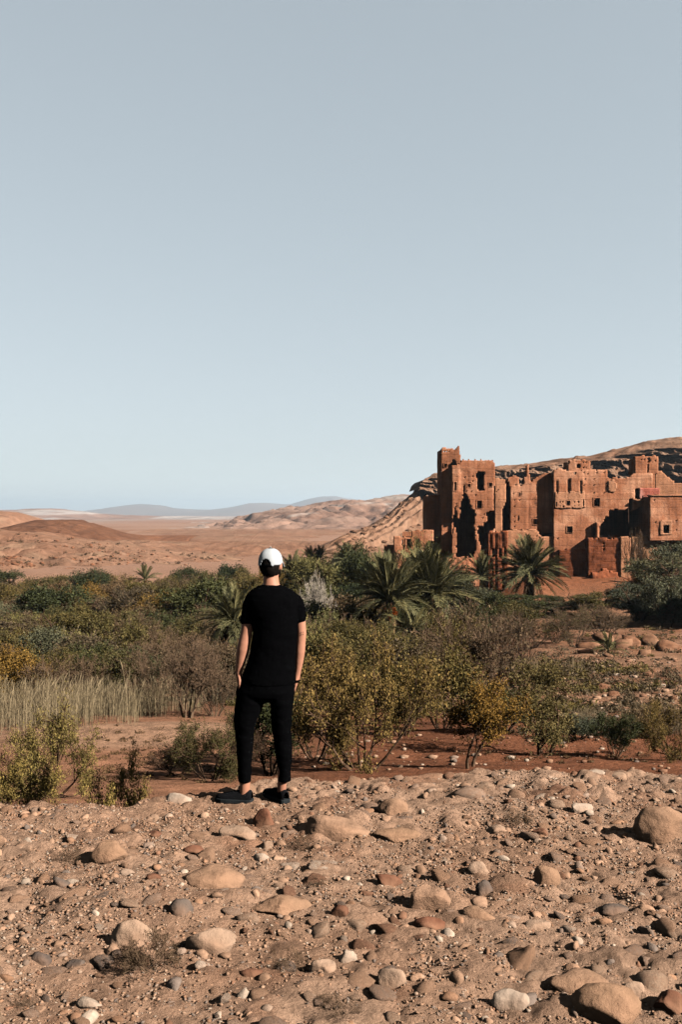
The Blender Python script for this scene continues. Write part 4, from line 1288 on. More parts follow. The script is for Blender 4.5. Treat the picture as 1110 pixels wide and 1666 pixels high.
# ------------------------------------------------------------------ palms
def frond_mesh(name, seed, L, droop, rise, leaflets=46, llen=0.42, wid=0.024, mat='palm_leaf', curl=0.35):
    rng = np.random.default_rng(seed)
    t = np.linspace(0, 1, 15)
    xs = L * (t - 0.10 * droop * t ** 3)
    zs = L * (rise * t - droop * t ** 2.3)
    ys = L * 0.05 * rng.normal() * t ** 2
    P = np.stack([xs, ys + 0 * t, zs], 1)
    r = 0.022 * (1 - t) + 0.004
    S = np.concatenate([P[:-1], P[1:], r[:-1, None], r[1:, None]], 1)
    V, Fq = tubes(S, 4)
    Vl, Fl, Cl = [V], [Fq], [np.tile([[0.9, 0.7, 0]], (len(V), 1))]
    off = len(V)
    tl = np.linspace(0.14, 0.995, leaflets)
    lv, lf, lc = [], [], []
    for k, tk in enumerate(tl):
        p = np.array([np.interp(tk, t, P[:, q]) for q in range(3)])
        p2 = np.array([np.interp(min(1, tk + 0.02), t, P[:, q]) for q in range(3)])
        d = p2 - p
        d = d / (np.linalg.norm(d) + 1e-9) if np.linalg.norm(d) > 1e-6 else np.array([1, 0, -droop])
        side = np.cross(d, [0, 0, 1.0])
        side /= np.linalg.norm(side) + 1e-9
        upv = np.cross(side, d)
        ll = llen * (0.45 + 0.75 * math.sin(math.pi * min(1, 0.15 + 0.8 * tk)))
        for s in (-1, 1):
            dd = d * rng.uniform(0.65, 1.0) + side * s * rng.uniform(0.55, 0.85) + upv * rng.uniform(0.10, 0.55)
            dd /= np.linalg.norm(dd)
            wv = np.cross(dd, upv)
            wv /= np.linalg.norm(wv) + 1e-9
            l_ = ll * rng.uniform(0.85, 1.1)
            m_ = p + dd * l_ * 0.5
            e_ = p + dd * l_ + np.array([0, 0, -curl * l_ * rng.uniform(0.2, 1.0)])
            b0 = len(lv)
            lv += [p - wv * wid * 0.4, p + wv * wid * 0.4, m_ + wv * wid, m_ - wv * wid, e_]
            lf += [(b0, b0 + 1, b0 + 2, b0 + 3)]
            lf += [(b0 + 3, b0 + 2, b0 + 4, b0 + 4)]
            cc = (rng.random(), rng.random(), 0)
            lc += [cc] * 5
    lv = np.array(lv)
    q = np.array([f for f in lf if f[2] != f[3]]) + off
    tri = np.array([f[:3] for f in lf if f[2] == f[3]]) + off
    V = np.concatenate([Vl[0], lv])
    return new_mesh(name, V, [Fq, q, tri], [M[mat]], False, np.concatenate([Cl[0], np.array(lc)]))


FR = {'up': [frond_mesh('frond_up', 1, 1.0, 0.12, 0.10, llen=0.19, wid=0.010), frond_mesh('frond_up', 2, 1.0, 0.20, 0.12, llen=0.19, wid=0.010)],
      'arch': [frond_mesh('frond_arch', 3, 1.0, 0.42, 0.10, llen=0.20, wid=0.010), frond_mesh('frond_arch', 4, 1.0, 0.55, 0.15, llen=0.20, wid=0.010)],
      'hang': [frond_mesh('frond_hang', 5, 1.0, 0.75, 0.10, llen=0.19, wid=0.010, curl=0.7), frond_mesh('frond_hang', 6, 1.0, 0.9, 0.10, llen=0.19, wid=0.010, curl=0.7)],
      'dry': [frond_mesh('frond_dry', 7, 1.0, 0.35, 0.0, 34, 0.15, 0.009, 'palm_dry', 0.9), frond_mesh('frond_dry', 8, 1.0, 0.55, 0.0, 34, 0.15, 0.009, 'palm_dry', 0.9)]}


def trunk_mesh(name, h, r, seed):
    rng = np.random.default_rng(seed)
    n, m = max(8, int(h / 0.13)), 14
    V = []
    for i in range(n + 1):
        z = h * i / n
        for j in range(m):
            a = 2 * math.pi * (j + 0.5 * (i % 2)) / m
            rr = r * (1.15 - 0.2 * i / n) * (1 + (0.16 if (i + j) % 2 else -0.06) + rng.normal(0, 0.04))
            V.append((rr * math.cos(a), rr * math.sin(a), z + (0.05 if (i + j) % 2 else 0)))
    Fq = []
    for i in range(n):
        for j in range(m):
            Fq.append((i * m + j, i * m + (j + 1) % m, (i + 1) * m + (j + 1) % m, (i + 1) * m + j))
    return new_mesh(name, np.array(V), np.array(Fq), [M['palm_trunk']])


def palm(px, cpy, Yd, L, label, seed, n=(16, 20, 12, 8), dates=False, tr=0.2, rmin=0.85, kinds=None):
    """date palm whose crown heart sits at photo row cpy at distance Yd; every frond is its own object"""
    rng = np.random.default_rng(seed)
    x, y = (px - 555) / F * Yd, Yd
    z = float(valley_z(x, y))
    hc = CAMZ - (cpy - 833) / F * Yd
    h = max(0.3, hc - z)
    o = thing('date_palm', label, 'palm', (x, y, z), 0, 'date palms')
    tk = link('trunk', trunk_mesh('palm_trunk', h + 0.1, tr, seed), o)
    kinds = kinds or [('up', n[0], 42, 86), ('arch', n[1], 12, 55), ('hang', n[2], -22, 20), ('dry', n[3], -78, -40)]
    for kd_, cnt_, e0, e1 in kinds:
        for k in range(cnt_):
            az = 2 * math.pi * (k * 0.618 + rng.uniform(-0.03, 0.03)) + e0
            el = math.radians(e0 + (e1 - e0) * ((k + 0.5) / cnt_) + rng.uniform(-6, 6))
            f = link('frond' if kd_ != 'dry' else 'dry_frond', FR[kd_][k % 2], o)
            s = L * rng.uniform(rmin, 1.08) * (0.75 if kd_ == 'dry' else 1.0)
            f.scale = (s, s, s)
            f.rotation_euler = Euler((rng.uniform(-0.5, 0.5), -el, az), 'XYZ')
            f.location = (0.08 * math.cos(az), 0.08 * math.sin(az), h + rng.uniform(-0.1, 0.1) - (0.25 if kd_ == 'dry' else 0))
    if dates:
        for k in range(4):
            a = 4.2 + k * 0.5
            bm = bmesh.new()
            for _ in range(70):
                mt = Matrix.Translation((0.42 * math.cos(a) + rng.normal(0, 0.09), 0.42 * math.sin(a) + rng.normal(0, 0.09), h - 0.35 - 0.25 * (k % 2) - abs(rng.normal(0, 0.25))))
                bmesh.ops.create_icosphere(bm, subdivisions=1, radius=0.04, matrix=mt)
            me = bpy.data.meshes.new('date_cluster')
            bm.to_mesh(me)
            bm.free()
            me.materials.append(M['date'])
            tag(link('date_cluster', me, o), kind='stuff')
    return o


palm(864, 930, 88, 3.3, 'lone full date palm with spiky round crown in front of the mud wall', 201, tr=0.22, kinds=[('up', 22, 45, 86), ('up', 30, 5, 45), ('up', 22, -35, 5), ('arch', 10, -10, 30), ('dry', 14, -75, -40)])
palm(634, 978, 62, 3.1, 'left date palm of the leaning pair, with orange fruit clusters', 202, (26, 22, 10, 10), dates=True)
palm(702, 970, 64, 3.2, 'right date palm of the pair, long arching fronds', 203, (26, 24, 10, 8))
palm(668, 1030, 58, 2.0, 'stunted palm with bleached hanging fronds under the palm pair', 204, (4, 6, 6, 12))
palm(784, 938, 93, 2.3, 'small upright palm against the shadowed foot of the keep', 205, (12, 10, 6, 3), tr=0.16)
palm(380, 1015, 52, 2.1, 'drooping palm half hidden behind the person\'s left arm', 206, (10, 20, 16, 6))
palm(506, 911, 120, 1.7, 'tiny distant palm right of the person\'s head, left one of two', 207, (10, 8, 4, 0), tr=0.14)
palm(520, 910, 122, 1.7, 'tiny distant palm right of the person\'s head, right one of two', 208, (10, 8, 4, 0), tr=0.14)
palm(236, 943, 120, 1.9, 'tiny distant palm on the left rim of the thicket', 209, (10, 8, 4, 0), tr=0.14)
palm(478, 935, 100, 2.4, 'arching palm just right of the person\'s cap', 210, (8, 14, 8, 2), tr=0.16)
palm(568, 915, 110, 2.4, 'dark palm top above the trees, left of the mud shed', 211, (12, 12, 6, 0), tr=0.16)
palm(992, 1058, 50, 0.9, 'knee high young palm among the rocks on the right', 212, (6, 8, 2, 0), tr=0.06)


# ------------------------------------------------------------------ reeds, grasses and scrub
def blades(rng, pts, h, w, bend=0.25, plume=True, lean=(0, 0)):
    n = len(pts)
    h = h * rng.uniform(0.4, 1.2, n)
    az = rng.uniform(0, 2 * math.pi, n)
    d = np.stack([np.cos(az), np.sin(az), np.zeros(n)], 1)
    bd = rng.random(n) ** 2 * bend
    wv = np.stack([-np.sin(az + 1.2), np.cos(az + 1.2), np.zeros(n)], 1) * w
    up = np.array([lean[0], lean[1], 1.0])
    L = []
    prof = [(0, 0.8, 0), (0.45, 0.7, 0.2), (0.8, 0.45, 0.65), (0.9, 1.3 if plume else 0.3, 0.85), (1.0, 0.05, 1.1)]
    for (t, wd, b) in prof:
        c = pts + up * (h * t)[:, None] + d * (h * bd * b)[:, None]
        L += [c - wv * wd, c + wv * wd]
    V = np.stack(L, 1).reshape(-1, 3)
    base = np.arange(n)[:, None] * 10
    Fq = np.concatenate([base + np.array([[2 * k, 2 * k + 1, 2 * k + 3, 2 * k + 2]]) for k in range(4)], 1).reshape(-1, 4)
    col = np.repeat(np.stack([rng.random(n), rng.random(n), np.zeros(n)], 1), 10, 0)
    return V, Fq, col


def reed_bed(name, label, quads, n, h, w, mat, seed, plume=True, bend=0.25, cat='reeds'):
    rng = np.random.default_rng(seed)
    Q = np.array(quads, float)[rng.integers(len(quads), size=n)]
    pts = ground_many(rng.uniform(Q[:, 0], Q[:, 2]), rng.uniform(Q[:, 1], Q[:, 3]) + 5 * vnoise(Q[:, 0] * 0, np.arange(n) * 0.37, 0, seed))
    pts[:, 2] -= 0.03
    h = h * (0.8 + 0.35 * fbm(pts[:, 0] * 1.1, pts[:, 1] * 1.1, 0, 3, seed))
    V, Fq, col = blades(rng, pts, h, w, bend, plume)
    o = link(name, new_mesh(name, V, Fq, [M[mat]], False, col))
    return tag(o, label, cat, kind='stuff')


def ground_fast(px, py):
    return ground_at(px, py)


reed_bed('reed_bed', 'stand of tall dry straw coloured reeds on the left', [(-30, 1158, 150, 1186), (-30, 1158, 225, 1176), (120, 1150, 270, 1168), (-30, 1165, 130, 1192), (150, 1150, 330, 1158), (60, 1150, 240, 1166)], 5200, 1.25, 0.0055, 'reed_leaf', 301, True, 0.55)
reed_bed('reed_bed', 'smaller patch of pale reeds beside the person\'s left hip', [(310, 1128, 395, 1146)], 1300, 1.55, 0.006, 'reed_leaf', 302)
reed_bed('reed_bed', 'distant tuft of pale reeds inside the left thicket', [(60, 1088, 120, 1096)], 600, 2.4, 0.010, 'reed_leaf', 303)
reed_bed('dry_grass', 'pale feathery grass clumps behind the lower right shrubs', [(945, 1186, 990, 1196), (1010, 1180, 1075, 1192), (925, 1190, 970, 1200), (1080, 1188, 1110, 1198)], 2200, 0.62, 0.006, 'dry_leaf', 304, False, 0.8, 'grass')
reed_bed('dry_grass', 'pale grass strip along the path in the right middle distance', [(800, 1088, 950, 1094), (760, 1120, 830, 1140)], 900, 0.7, 0.012, 'dry_leaf', 305, False, 0.8, 'grass')


def tuft_field(name, label, quads, n, size, mats, seed, cat='scrub'):
    """scattered cushions of low scrub joined into one cover"""
    rng = np.random.default_rng(seed)
    pos = []
    for _ in range(n):
        px0, py0, px1, py1 = quads[rng.integers(len(quads))]
        x, y, z = ground_at(rng.uniform(px0, px1), rng.uniform(py0, py1))
        s = size * rng.uniform(0.4, 1.4)
        k = int(60 + 70 * rng.random())
        d = rand_dirs(rng, k)
        d[:, 2] = np.abs(d[:, 2])
        pos.append(np.array([x, y, z]) + d * np.array([s, s, s * 0.6]) * rng.uniform(0.3, 1, (k, 1)))
    pos = np.concatenate(pos)
    pos = pos[::2]
    V, Fq, col = leaves(rng, pos, size * 0.115, 0.6, 3.0)
    o = link(name, new_mesh(name, V, Fq, [M[mats]], False, col))
    return tag(o, label, cat, kind='stuff')


tuft_field('low_scrub', 'low dry scrub dotted over the rough ground on the right', [(840, 1060, 1110, 1165), (900, 1085, 1110, 1120), (760, 1060, 1000, 1100), (900, 1000, 1110, 1060), (820, 1120, 1110, 1200)], 420, 0.40, 'brown_leaf', 311)
tuft_field('low_scrub', 'dark green low scrub lines on the right rough ground', [(930, 1082, 1060, 1096), (820, 1090, 960, 1104), (880, 1110, 1100, 1125), (850, 1150, 960, 1165), (930, 1000, 1110, 1070)], 170, 0.42, 'olive_leaf', 312)
tuft_field('low_scrub', 'scattered weeds on the red soil field', [(120, 1200, 380, 1280), (480, 1205, 1110, 1250), (130, 1165, 330, 1230)], 150, 0.13, 'scrub', 313)
tuft_field('low_scrub', 'grassy undergrowth at the foot of the thicket', [(-20, 1100, 420, 1150), (470, 1080, 800, 1160)], 260, 0.42, 'olive_leaf', 314)


# ------------------------------------------------------------------ stones
def rock_verts(seed, sub=2, flat=(1, 1, 0.65), cuts=6, noise=0.18, depth=0.55):
    rng = np.random.default_rng(seed)
    bm = bmesh.new()
    bmesh.ops.create_icosphere(bm, subdivisions=sub, radius=1.0)
    V = np.array([v.co[:] for v in bm.verts])
    Fq = np.array([[v.index for v in f.verts] for f in bm.faces])
    bm.free()
    for _ in range(cuts):       # worn flat facets
        n = rand_dirs(rng, 1)[0]
        d = rng.uniform(depth, 0.92)
        over = np.maximum(0, V @ n - d)
        V = V - over[:, None] * n * 0.85
    nz = fbm(V[:, 0] * 1.4 + seed, V[:, 1] * 1.4, V[:, 2] * 1.4, 3, seed)
    V = V * (1 + noise * nz)[:, None]
    if sub >= 4:
        V = V * (1 + 0.05 * fbm(V[:, 0] * 5 + seed, V[:, 1] * 5, V[:, 2] * 5, 4, seed + 3) + 0.02 * fbm(V[:, 0] * 16 + seed, V[:, 1] * 16, V[:, 2] * 16, 3, seed + 4))[:, None]
    if cuts >= 4 and sub >= 2:
        V = V + 0.05 * rand_dirs(rng, len(V)) * (1.0 if sub < 4 else 0.3)
    V = V / np.abs(V).max(0)
    return V * np.array(flat), Fq


SM = []
for q in range(14):
    V, Fq = rock_verts(400 + q, 2 if q < 10 else 3, (1, 1, 1), 9 + q % 5, 0.30, 0.4)
    SM.append(new_mesh('stone', V, Fq, [M['stone']], True))

# stones that stand out, one by one: photo box, material, height factor, tilt, label, name
BIG = [
    (1033, 1318, 1130, 1384, 'tan_rock', 0.9, 0.0, 'largest rounded conglomerate boulder at the right edge casting a black shadow', 'boulder'),
    (484, 1322, 604, 1372, 'tan_rock', 0.75, 0.0, 'broad tan hump of rock below the person\'s right shoe', 'boulder'),
    (409, 1312, 449, 1354, 'brown_rock', 1.0, 0.35, 'upright reddish brown stone just in front of the person\'s shoes', 'stone'),
    (352, 1338, 418, 1372, 'pale_rock', 0.6, 0.1, 'mottled pale slab left of the upright brown stone', 'stone'),
    (142, 1364, 206, 1411, 'tan_rock', 0.9, 0.0, 'rounded brown conglomerate lump on the left stony ground', 'stone'),
    (289, 1406, 397, 1453, 'tan_rock', 0.7, 0.1, 'large smooth tan slab in the left middle of the stony ground', 'stone'),
    (298, 1500, 390, 1560, 'pale_rock', 0.65, 0.1, 'pale wedge shaped slab right of the dry bush', 'stone'),
    (174, 1490, 246, 1552, 'pale_rock', 0.75, 0.0, 'pale block with a dark undercut left of the dry bush', 'stone'),
    (272, 1456, 316, 1496, 'grey_rock', 0.9, 0.3, 'dark grey pointed stone above the dry bush', 'stone'),
    (79, 1424, 112, 1447, 'grey_rock', 0.8, 0.0, 'small dark grey rounded stone on the left', 'stone'),
    (296, 1372, 331, 1394, 'brown_rock', 0.6, 0.1, 'flat reddish brown angular stone above the tan slab', 'stone'),
    (237, 1350, 262, 1364, 'brown_rock', 0.7, 0.0, 'small brown block below the left stony edge', 'stone'),
    (232, 1420, 262, 1436, 'brown_rock', 0.7, 0.0, 'low brown stone left of the large tan slab', 'stone'),
    (604, 1418, 660, 1447, 'brown_rock', 0.55, 0.25, 'flat brown stone tilted to the right, mid stony ground', 'stone'),
    (614, 1296, 668, 1332, 'tan_rock', 0.9, 0.0, 'rounded tan rock near the edge behind the tan hump', 'stone'),
    (600, 1346, 692, 1374, 'tan_rock', 0.5, 0.0, 'long flat tan slab right of the tan hump', 'stone'),
    (795, 1341, 836, 1358, 'pale_rock', 0.5, 0.0, 'flat pale grey disc of stone, right of centre', 'stone'),
    (867, 1344, 894, 1364, 'brown_rock', 0.9, 0.1, 'small rust brown stone left of the boulder shadow', 'stone'),
    (926, 1302, 972, 1326, 'white_rock', 0.6, 0.1, 'whitish stone behind the boulder shadow', 'stone'),
    (756, 1400, 800, 1428, 'pale_rock', 0.8, 0.0, 'pale angular stone with short black shadow, right of centre', 'stone'),
    (774, 1430, 806, 1462, 'grey_rock', 1.0, 0.1, 'dark grey knob of stone right of centre', 'stone'),
    (662, 1436, 736, 1490, 'tan_rock', 0.7, 0.0, 'big tan block in the middle of the stony ground', 'stone'),
    (753, 1474, 808, 1503, 'tan_rock', 0.6, 0.0, 'oval flat tan cobble below the dark grey knob', 'stone'),
    (672, 1490, 728, 1518, 'brown_rock', 0.6, 0.0, 'low brown stone below the big tan block', 'stone'),
    (850, 1494, 900, 1518, 'pale_rock', 0.6, 0.0, 'pale oval cobble on the right', 'stone'),
    (976, 1470, 1028, 1492, 'grey_rock', 0.5, 0.0, 'flat grey cobble near the right edge', 'stone'),
    (893, 1584, 1012, 1622, 'tan_rock', 0.5, 0.1, 'long flat slab at the lower right', 'stone'),
    (802, 1610, 868, 1650, 'white_rock', 0.8, 0.0, 'round pale stone at the bottom, left of the large lump', 'stone'),
    (932, 1602, 1056, 1680, 'tan_rock', 0.9, 0.0, 'large tan lump at the bottom right', 'boulder'),
    (1012, 1594, 1060, 1632, 'pale_rock', 0.8, 0.2, 'pale stone leaning behind the large bottom right lump', 'stone'),
    (1060, 1606, 1130, 1660, 'brown_rock', 0.8, 0.2, 'reddish rock cut by the bottom right corner', 'stone'),
    (610, 1564, 662, 1614, 'pale_rock', 0.9, 0.1, 'pale angular stone at the bottom centre', 'stone'),
    (546, 1542, 582, 1572, 'white_rock', 0.7, 0.0, 'small white rounded stone at the bottom centre', 'stone'),
    (388, 1572, 428, 1594, 'brown_rock', 0.7, 0.0, 'rusty oval cobble below the pale wedge slab', 'stone'),
    (402, 1454, 508, 1494, 'tan_rock', 0.45, 0.1, 'wide flat tan slab in the centre of the stony ground', 'stone'),
    (502, 1556, 548, 1586, 'pale_rock', 0.6, 0.0, 'pale cobble beside the small dry tuft', 'stone'),
    (948, 1248, 990, 1268, 'white_rock', 0.6, 0.0, 'whitish rock sitting on the far stony edge at right', 'stone'),
    (994, 1254, 1030, 1270, 'pale_rock', 0.6, 0.0, 'low pale rock on the far edge, right of the whitish one', 'stone'),
    (268, 1288, 312, 1310, 'white_rock', 0.6, 0.1, 'white flat rock at the edge left of the person', 'stone'),
    (120, 1622, 166, 1644, 'white_rock', 0.5, 0.1, 'white flat cobble at the bottom left', 'stone'),
    (44, 1545, 84, 1572, 'grey_rock', 0.6, 0.0, 'grey flat cobble on the lower left', 'stone'),
    (105, 1562, 140, 1580, 'grey_rock', 0.6, 0.0, 'second grey cobble, right of the lower left one', 'stone'),
    (310, 1562, 345, 1582, 'white_rock', 0.6, 0.0, 'small whitish cobble under the dry bush', 'stone'),
    (862, 1400, 915, 1450, 'tan_rock', 0.6, 0.0, 'rounded tan cobble right of the grey knob', 'stone'),
    (536, 1470, 570, 1500, 'brown_rock', 0.9, 0.1, 'brown upright cobble in the centre', 'stone'),
    (406, 1386, 438, 1404, 'white_rock', 0.6, 0.0, 'white patch stone above the wide slab', 'stone'),
]
placed = []
for i, (x0, y0, x1, y1, mt, hf, tilt, lab, nm) in enumerate(BIG):
    gx_, gy_, gz_ = terrace_at((x0 + x1) / 2, y1 - (y1 - y0) * 0.15)
    w = (x1 - x0) / F * gy_
    # the box height mixes the stone's height and its depth foreshortened by the view angle
    hh = (y1 - y0) / F * gy_ * (0.62 + 0.3 * hf)
    dd = w * (0.55 + 0.25 * random.random())
    V, Fq = rock_verts(500 + i, 4 if x1 - x0 > 60 else 3, (1, 1, 1), 5 if nm == 'boulder' else 8, 0.16, 0.5)
    V = V * np.array([w / 2, dd / 2, hh * 0.62])
    me = new_mesh(nm, V, Fq, [M[mt]], True)
    o = link(nm, me)
    o.location = (gx_, gy_ + dd * 0.3, gz_ + hh * (0.34 if nm == 'boulder' and x0 > 1000 else 0.16))
    o.rotation_euler = (random.uniform(-0.1, 0.1), tilt, random.uniform(-0.25, 0.25))
    tag(o, lab, 'rock', 'stones lying on the foreground ground')
    placed.append((gx_, gy_ + dd * 0.3, w * 0.5))
placed = np.array(placed)

# three hundred cobbles one can pick out, bedded in the stony ground
srng = np.random.default_rng(42)
ncob = 0
while ncob < 300:
    y = srng.uniform(3.7, 8.0)
    x = srng.uniform(-0.36, 0.36) * y
    if y > float(edge_y(x)) - 0.03 or (abs(x + 0.5) < 0.3 and abs(y - 7.15) < 0.25):
        continue
    if srng.random() > 0.25 + 0.75 * float(vnoise(x * 1.4, y * 1.4, 0, 9) * 0.5 + 0.5):
        continue
    s = 0.024 + 0.072 * srng.random() ** 2.6
    if np.any(np.hypot(placed[:, 0] - x, placed[:, 1] - y) < placed[:, 2] + s * 0.6):
        continue
    o = link('stone', SM[srng.integers(len(SM))], rocky)
    o.location = (x, y, float(terrace_z(x, y)) + 0.008 + s * srng.uniform(-0.28, 0.05))
    o.scale = (s * srng.uniform(0.8, 1.5), s * srng.uniform(0.7, 1.1), s * srng.uniform(0.4, 0.75))
    o.rotation_euler = (srng.normal(0, 0.25), srng.normal(0, 0.25), srng.uniform(0, 6.28))
    placed = np.vstack([placed, (x, y, s * 0.9)])
    ncob += 1


def pebble_field(name, n, smin, smax, pw, seed, yr, ngeo, parent=None, place=None, palette=None, cover=None):
    """n loose stones as one mesh; each a deformed icosphere with its own size, turn and colour"""
    rng = np.random.default_rng(seed)
    base, Fq = [], None
    for q in range(12):
        if ngeo > 1:
            V, Fq = rock_verts(700 + seed + q, ngeo, (1, 1, 1), 8, 0.3, 0.35)
        else:       # gravel chips: uneven six-sided double pyramids
            a6 = np.arange(6) * math.pi / 3 + rng.uniform(-0.3, 0.3, 6)
            r6 = rng.uniform(0.75, 1.05, 6)
            V = np.concatenate([np.stack([np.cos(a6) * r6, np.sin(a6) * r6, rng.uniform(-0.25, 0.3, 6)], 1), [[rng.uniform(-0.3, 0.3), rng.uniform(-0.3, 0.3), 0.85], [0, 0, -0.8]]])
            Fq = np.array([(k, (k + 1) % 6, 6) for k in range(6)] + [((k + 1) % 6, k, 7) for k in range(6)])
        base.append(V)
    base = np.array(base)
    xs, ys = [], []
    need = n
    while need > 0:
        m = need * 3
        y = rng.uniform(yr[0] ** 0.5, yr[1] ** 0.5, m) ** 2 if False else rng.uniform(*yr, m)
        x = rng.uniform(-0.43, 0.43, m) * y
        keep = (y < edge_y(x) + 0.12) & (rng.random(m) < 0.30 + 0.9 * np.clip(fbm(x * 1.1, y * 1.1, 0, 3, 51) + 0.35, 0, 1))
        x, y = x[keep][:need], y[keep][:need]
        xs.append(x)
        ys.append(y)
        need -= len(x)
    x, y = np.concatenate(xs), np.concatenate(ys)
    s = smin + (smax - smin) * rng.random(n) ** pw
    z = terrace_z(x, y) + 0.03 * np.clip(fbm(x * 7, y * 7, 0, 3, 41), 0, 1) + s * (rng.uniform(-0.45, 0.3, n) if ngeo > 1 else rng.uniform(-0.15, 0.45, n))
    B = base[rng.integers(12, size=n)] * (s[:, None] * np.stack([rng.uniform(0.8, 1.5, n), rng.uniform(0.7, 1.2, n), rng.uniform(0.45, 0.95, n)], 1))[:, None, :]
    a = rng.uniform(0, 6.28, n)
    b = rng.normal(0, 0.5, n)
    ca, sa, cb, sb = np.cos(a), np.sin(a), np.cos(b), np.sin(b)
    X1, Y1, Z1 = B[..., 0], B[..., 1] * cb[:, None] - B[..., 2] * sb[:, None], B[..., 1] * sb[:, None] + B[..., 2] * cb[:, None]
    Xr, Yr = X1 * ca[:, None] - Y1 * sa[:, None], X1 * sa[:, None] + Y1 * ca[:, None]
    V = np.stack([Xr + x[:, None], Yr + y[:, None], Z1 + z[:, None]], -1).reshape(-1, 3)
    k = base.shape[1]
    FF = (Fq[None] + (np.arange(n) * k)[:, None, None]).reshape(-1, 3)
    pal = np.array(palette)
    col = pal[rng.integers(len(pal), size=n)] * rng.uniform(0.75, 1.2, (n, 1))
    o = link(name, new_mesh(name, V, FF, [M['pebble']], ngeo > 1, np.repeat(col, k, 0)), parent)
    o['kind'] = 'stuff'
    return o


PAL = [A(200, 158, 128), A(192, 150, 120), A(206, 166, 136), A(182, 138, 108), A(196, 154, 124), A(208, 174, 148), A(164, 120, 94), A(174, 146, 126), A(198, 156, 126), A(202, 160, 130), A(190, 144, 112), A(214, 188, 164), A(152, 132, 118)]
PAL = [tuple(0.98 * v for v in q) for q in PAL]
pebble_field('small_stones', 1900, 0.010, 0.040, 2.4, 61, (3.6, 8.3), 2, rocky, palette=PAL)
tag(pebble_field('gravel', 46000, 0.0035, 0.013, 2.0, 62, (3.6, 8.3), 1, palette=PAL), 'loose gravel covering the stony foreground', 'gravel', kind='stuff')

# rocks of the middle distance on the right
MID = [(960, 1045, 46, 30), (985, 1038, 40, 26), (1008, 1050, 46, 24), (1032, 1045, 34, 26), (1060, 1040, 40, 30), (1090, 1052, 44, 26), (1005, 1062, 22, 10), (990, 1068, 18, 9), (1045, 1062, 30, 14), (958, 1062, 26, 12),
       (1052, 985, 44, 30), (1095, 982, 40, 28), (1072, 1000, 30, 20), (1040, 1000, 26, 22), (820, 1105, 22, 14), (838, 1110, 16, 12), (925, 1120, 20, 14), (985, 1115, 26, 16), (1015, 1108, 20, 14), (1055, 1095, 18, 10),
       (1062, 1090, 12, 8), (1042, 1088, 14, 9), (960, 1108, 14, 10), (1000, 1128, 22, 12), (1070, 1125, 18, 10), (900, 1135, 18, 10), (1095, 1140, 16, 10), (860, 1070, 26, 10), (940, 1076, 30, 9), (1088, 1092, 16, 9)]
MR = [new_mesh('field_rock', *rock_verts(950 + q, 2, (1, 1, 1), 14, 0.4, 0.3), [M['field']], False) for q in range(6)]
slope_px = sorted(q[0] for q in MID if q[0] > 940 and q[1] < 1075)
field_px = sorted(q[0] for q in MID if not (q[0] > 940 and q[1] < 1075))
for i, (px, py, w_, h_) in enumerate(MID):
    x, y, z = ground_at(px, py + h_ * 0.3)
    s = y / F
    o = link('field_rock', MR[i % 6])
    o.location = (x, y, z + h_ * s * 0.12)
    o.scale = (w_ * s * 0.55, w_ * s * 0.4, h_ * s * 0.6)
    o.rotation_euler = (0, random.uniform(-0.3, 0.3), random.uniform(-0.5, 0.5))
    up = px > 940 and py < 1075
    lab = f'fallen tan rock on the rough slope below the enclosure wall, {ordw[slope_px.index(px)]} from left' if up else f'loose rock on dry ground right of the almond trees, {ordw[field_px.index(px)]} from left'
    tag(o, lab.replace('leftmost from left', 'leftmost'), 'rock', 'rocks below the enclosure wall' if up else 'rocks on the right field')

# stones strewn over the right field, too many and too small to count
rng_ = np.random.default_rng(88)
Vs, Fs, Cs, off = [], [], [], 0
for _ in range(900):
    if rng_.random() < 0.7:
        px, py = rng_.uniform(800, 1115), rng_.uniform(1060, 1175)
    else:
        px, py = rng_.uniform(480, 1115), rng_.uniform(1195, 1262)
    x, y, z = ground_at(px, py)
    s = (0.02 + 0.10 * rng_.random() ** 3) * (1.0 if y > 24 else 0.55)
    V, Fq = (SMV if 'SMV' in globals() else None) or (None, None)
    if V is None:
        SMV = rock_verts(900, 1, (1, 1, 1), 4, 0.25)
        V, Fq = SMV
    Vs.append(V * np.array([s * rng_.uniform(0.8, 1.6), s, s * 0.8]) + np.array([x, y, z + s * 0.3]))
    Fs.append(Fq + off)
    off += len(V)
    Cs.append(np.tile(np.array(PAL[rng_.integers(len(PAL))])[None] * 1.0, (len(V), 1)))
o = link('field_stones', new_mesh('field_stones', np.concatenate(Vs), np.concatenate(Fs), [M['pebble']], False, np.concatenate(Cs)), valley)
o['kind'] = 'stuff'

# steep earth bank with a hollow, right, below the enclosure wall
bx = np.linspace(0, 1, 70)
bz = np.linspace(0, 1, 40)
BX, BZ = np.meshgrid(bx, bz)
PXb = 1035 + 110 * BX
Yb = 76 - 9 * BX
topb = 972 + 22 * fbm(BX * 5, 0.3, 0, 4, 120) - 6 * BX
pyb = topb + (1062 - topb) * BZ
XXb = (PXb - 555) / F * Yb
ZZb = CAMZ - (pyb - 833) / F * Yb
hollow = np.exp(-(((BX - 0.35) / 0.32) ** 2)) * np.exp(-(((BZ - 0.55) / 0.36) ** 2))
YYb = Yb + 4.5 * hollow + 1.5 * fbm(XXb * 0.7, ZZb * 0.7, 0, 4, 121)
XXb = XXb + 2.6 * hollow + 0.35 * fbm(XXb * 0.9, ZZb * 0.9, 3, 4, 122)
YYb[0] = YYb[0] + 5
ZZb[0] = ZZb[0] - 0.5
cb_ = mixcol(A(176, 122, 90), A(150, 100, 72), 0.5 + fbm(XXb * 0.6, ZZb * 0.6, 0, 4, 123))
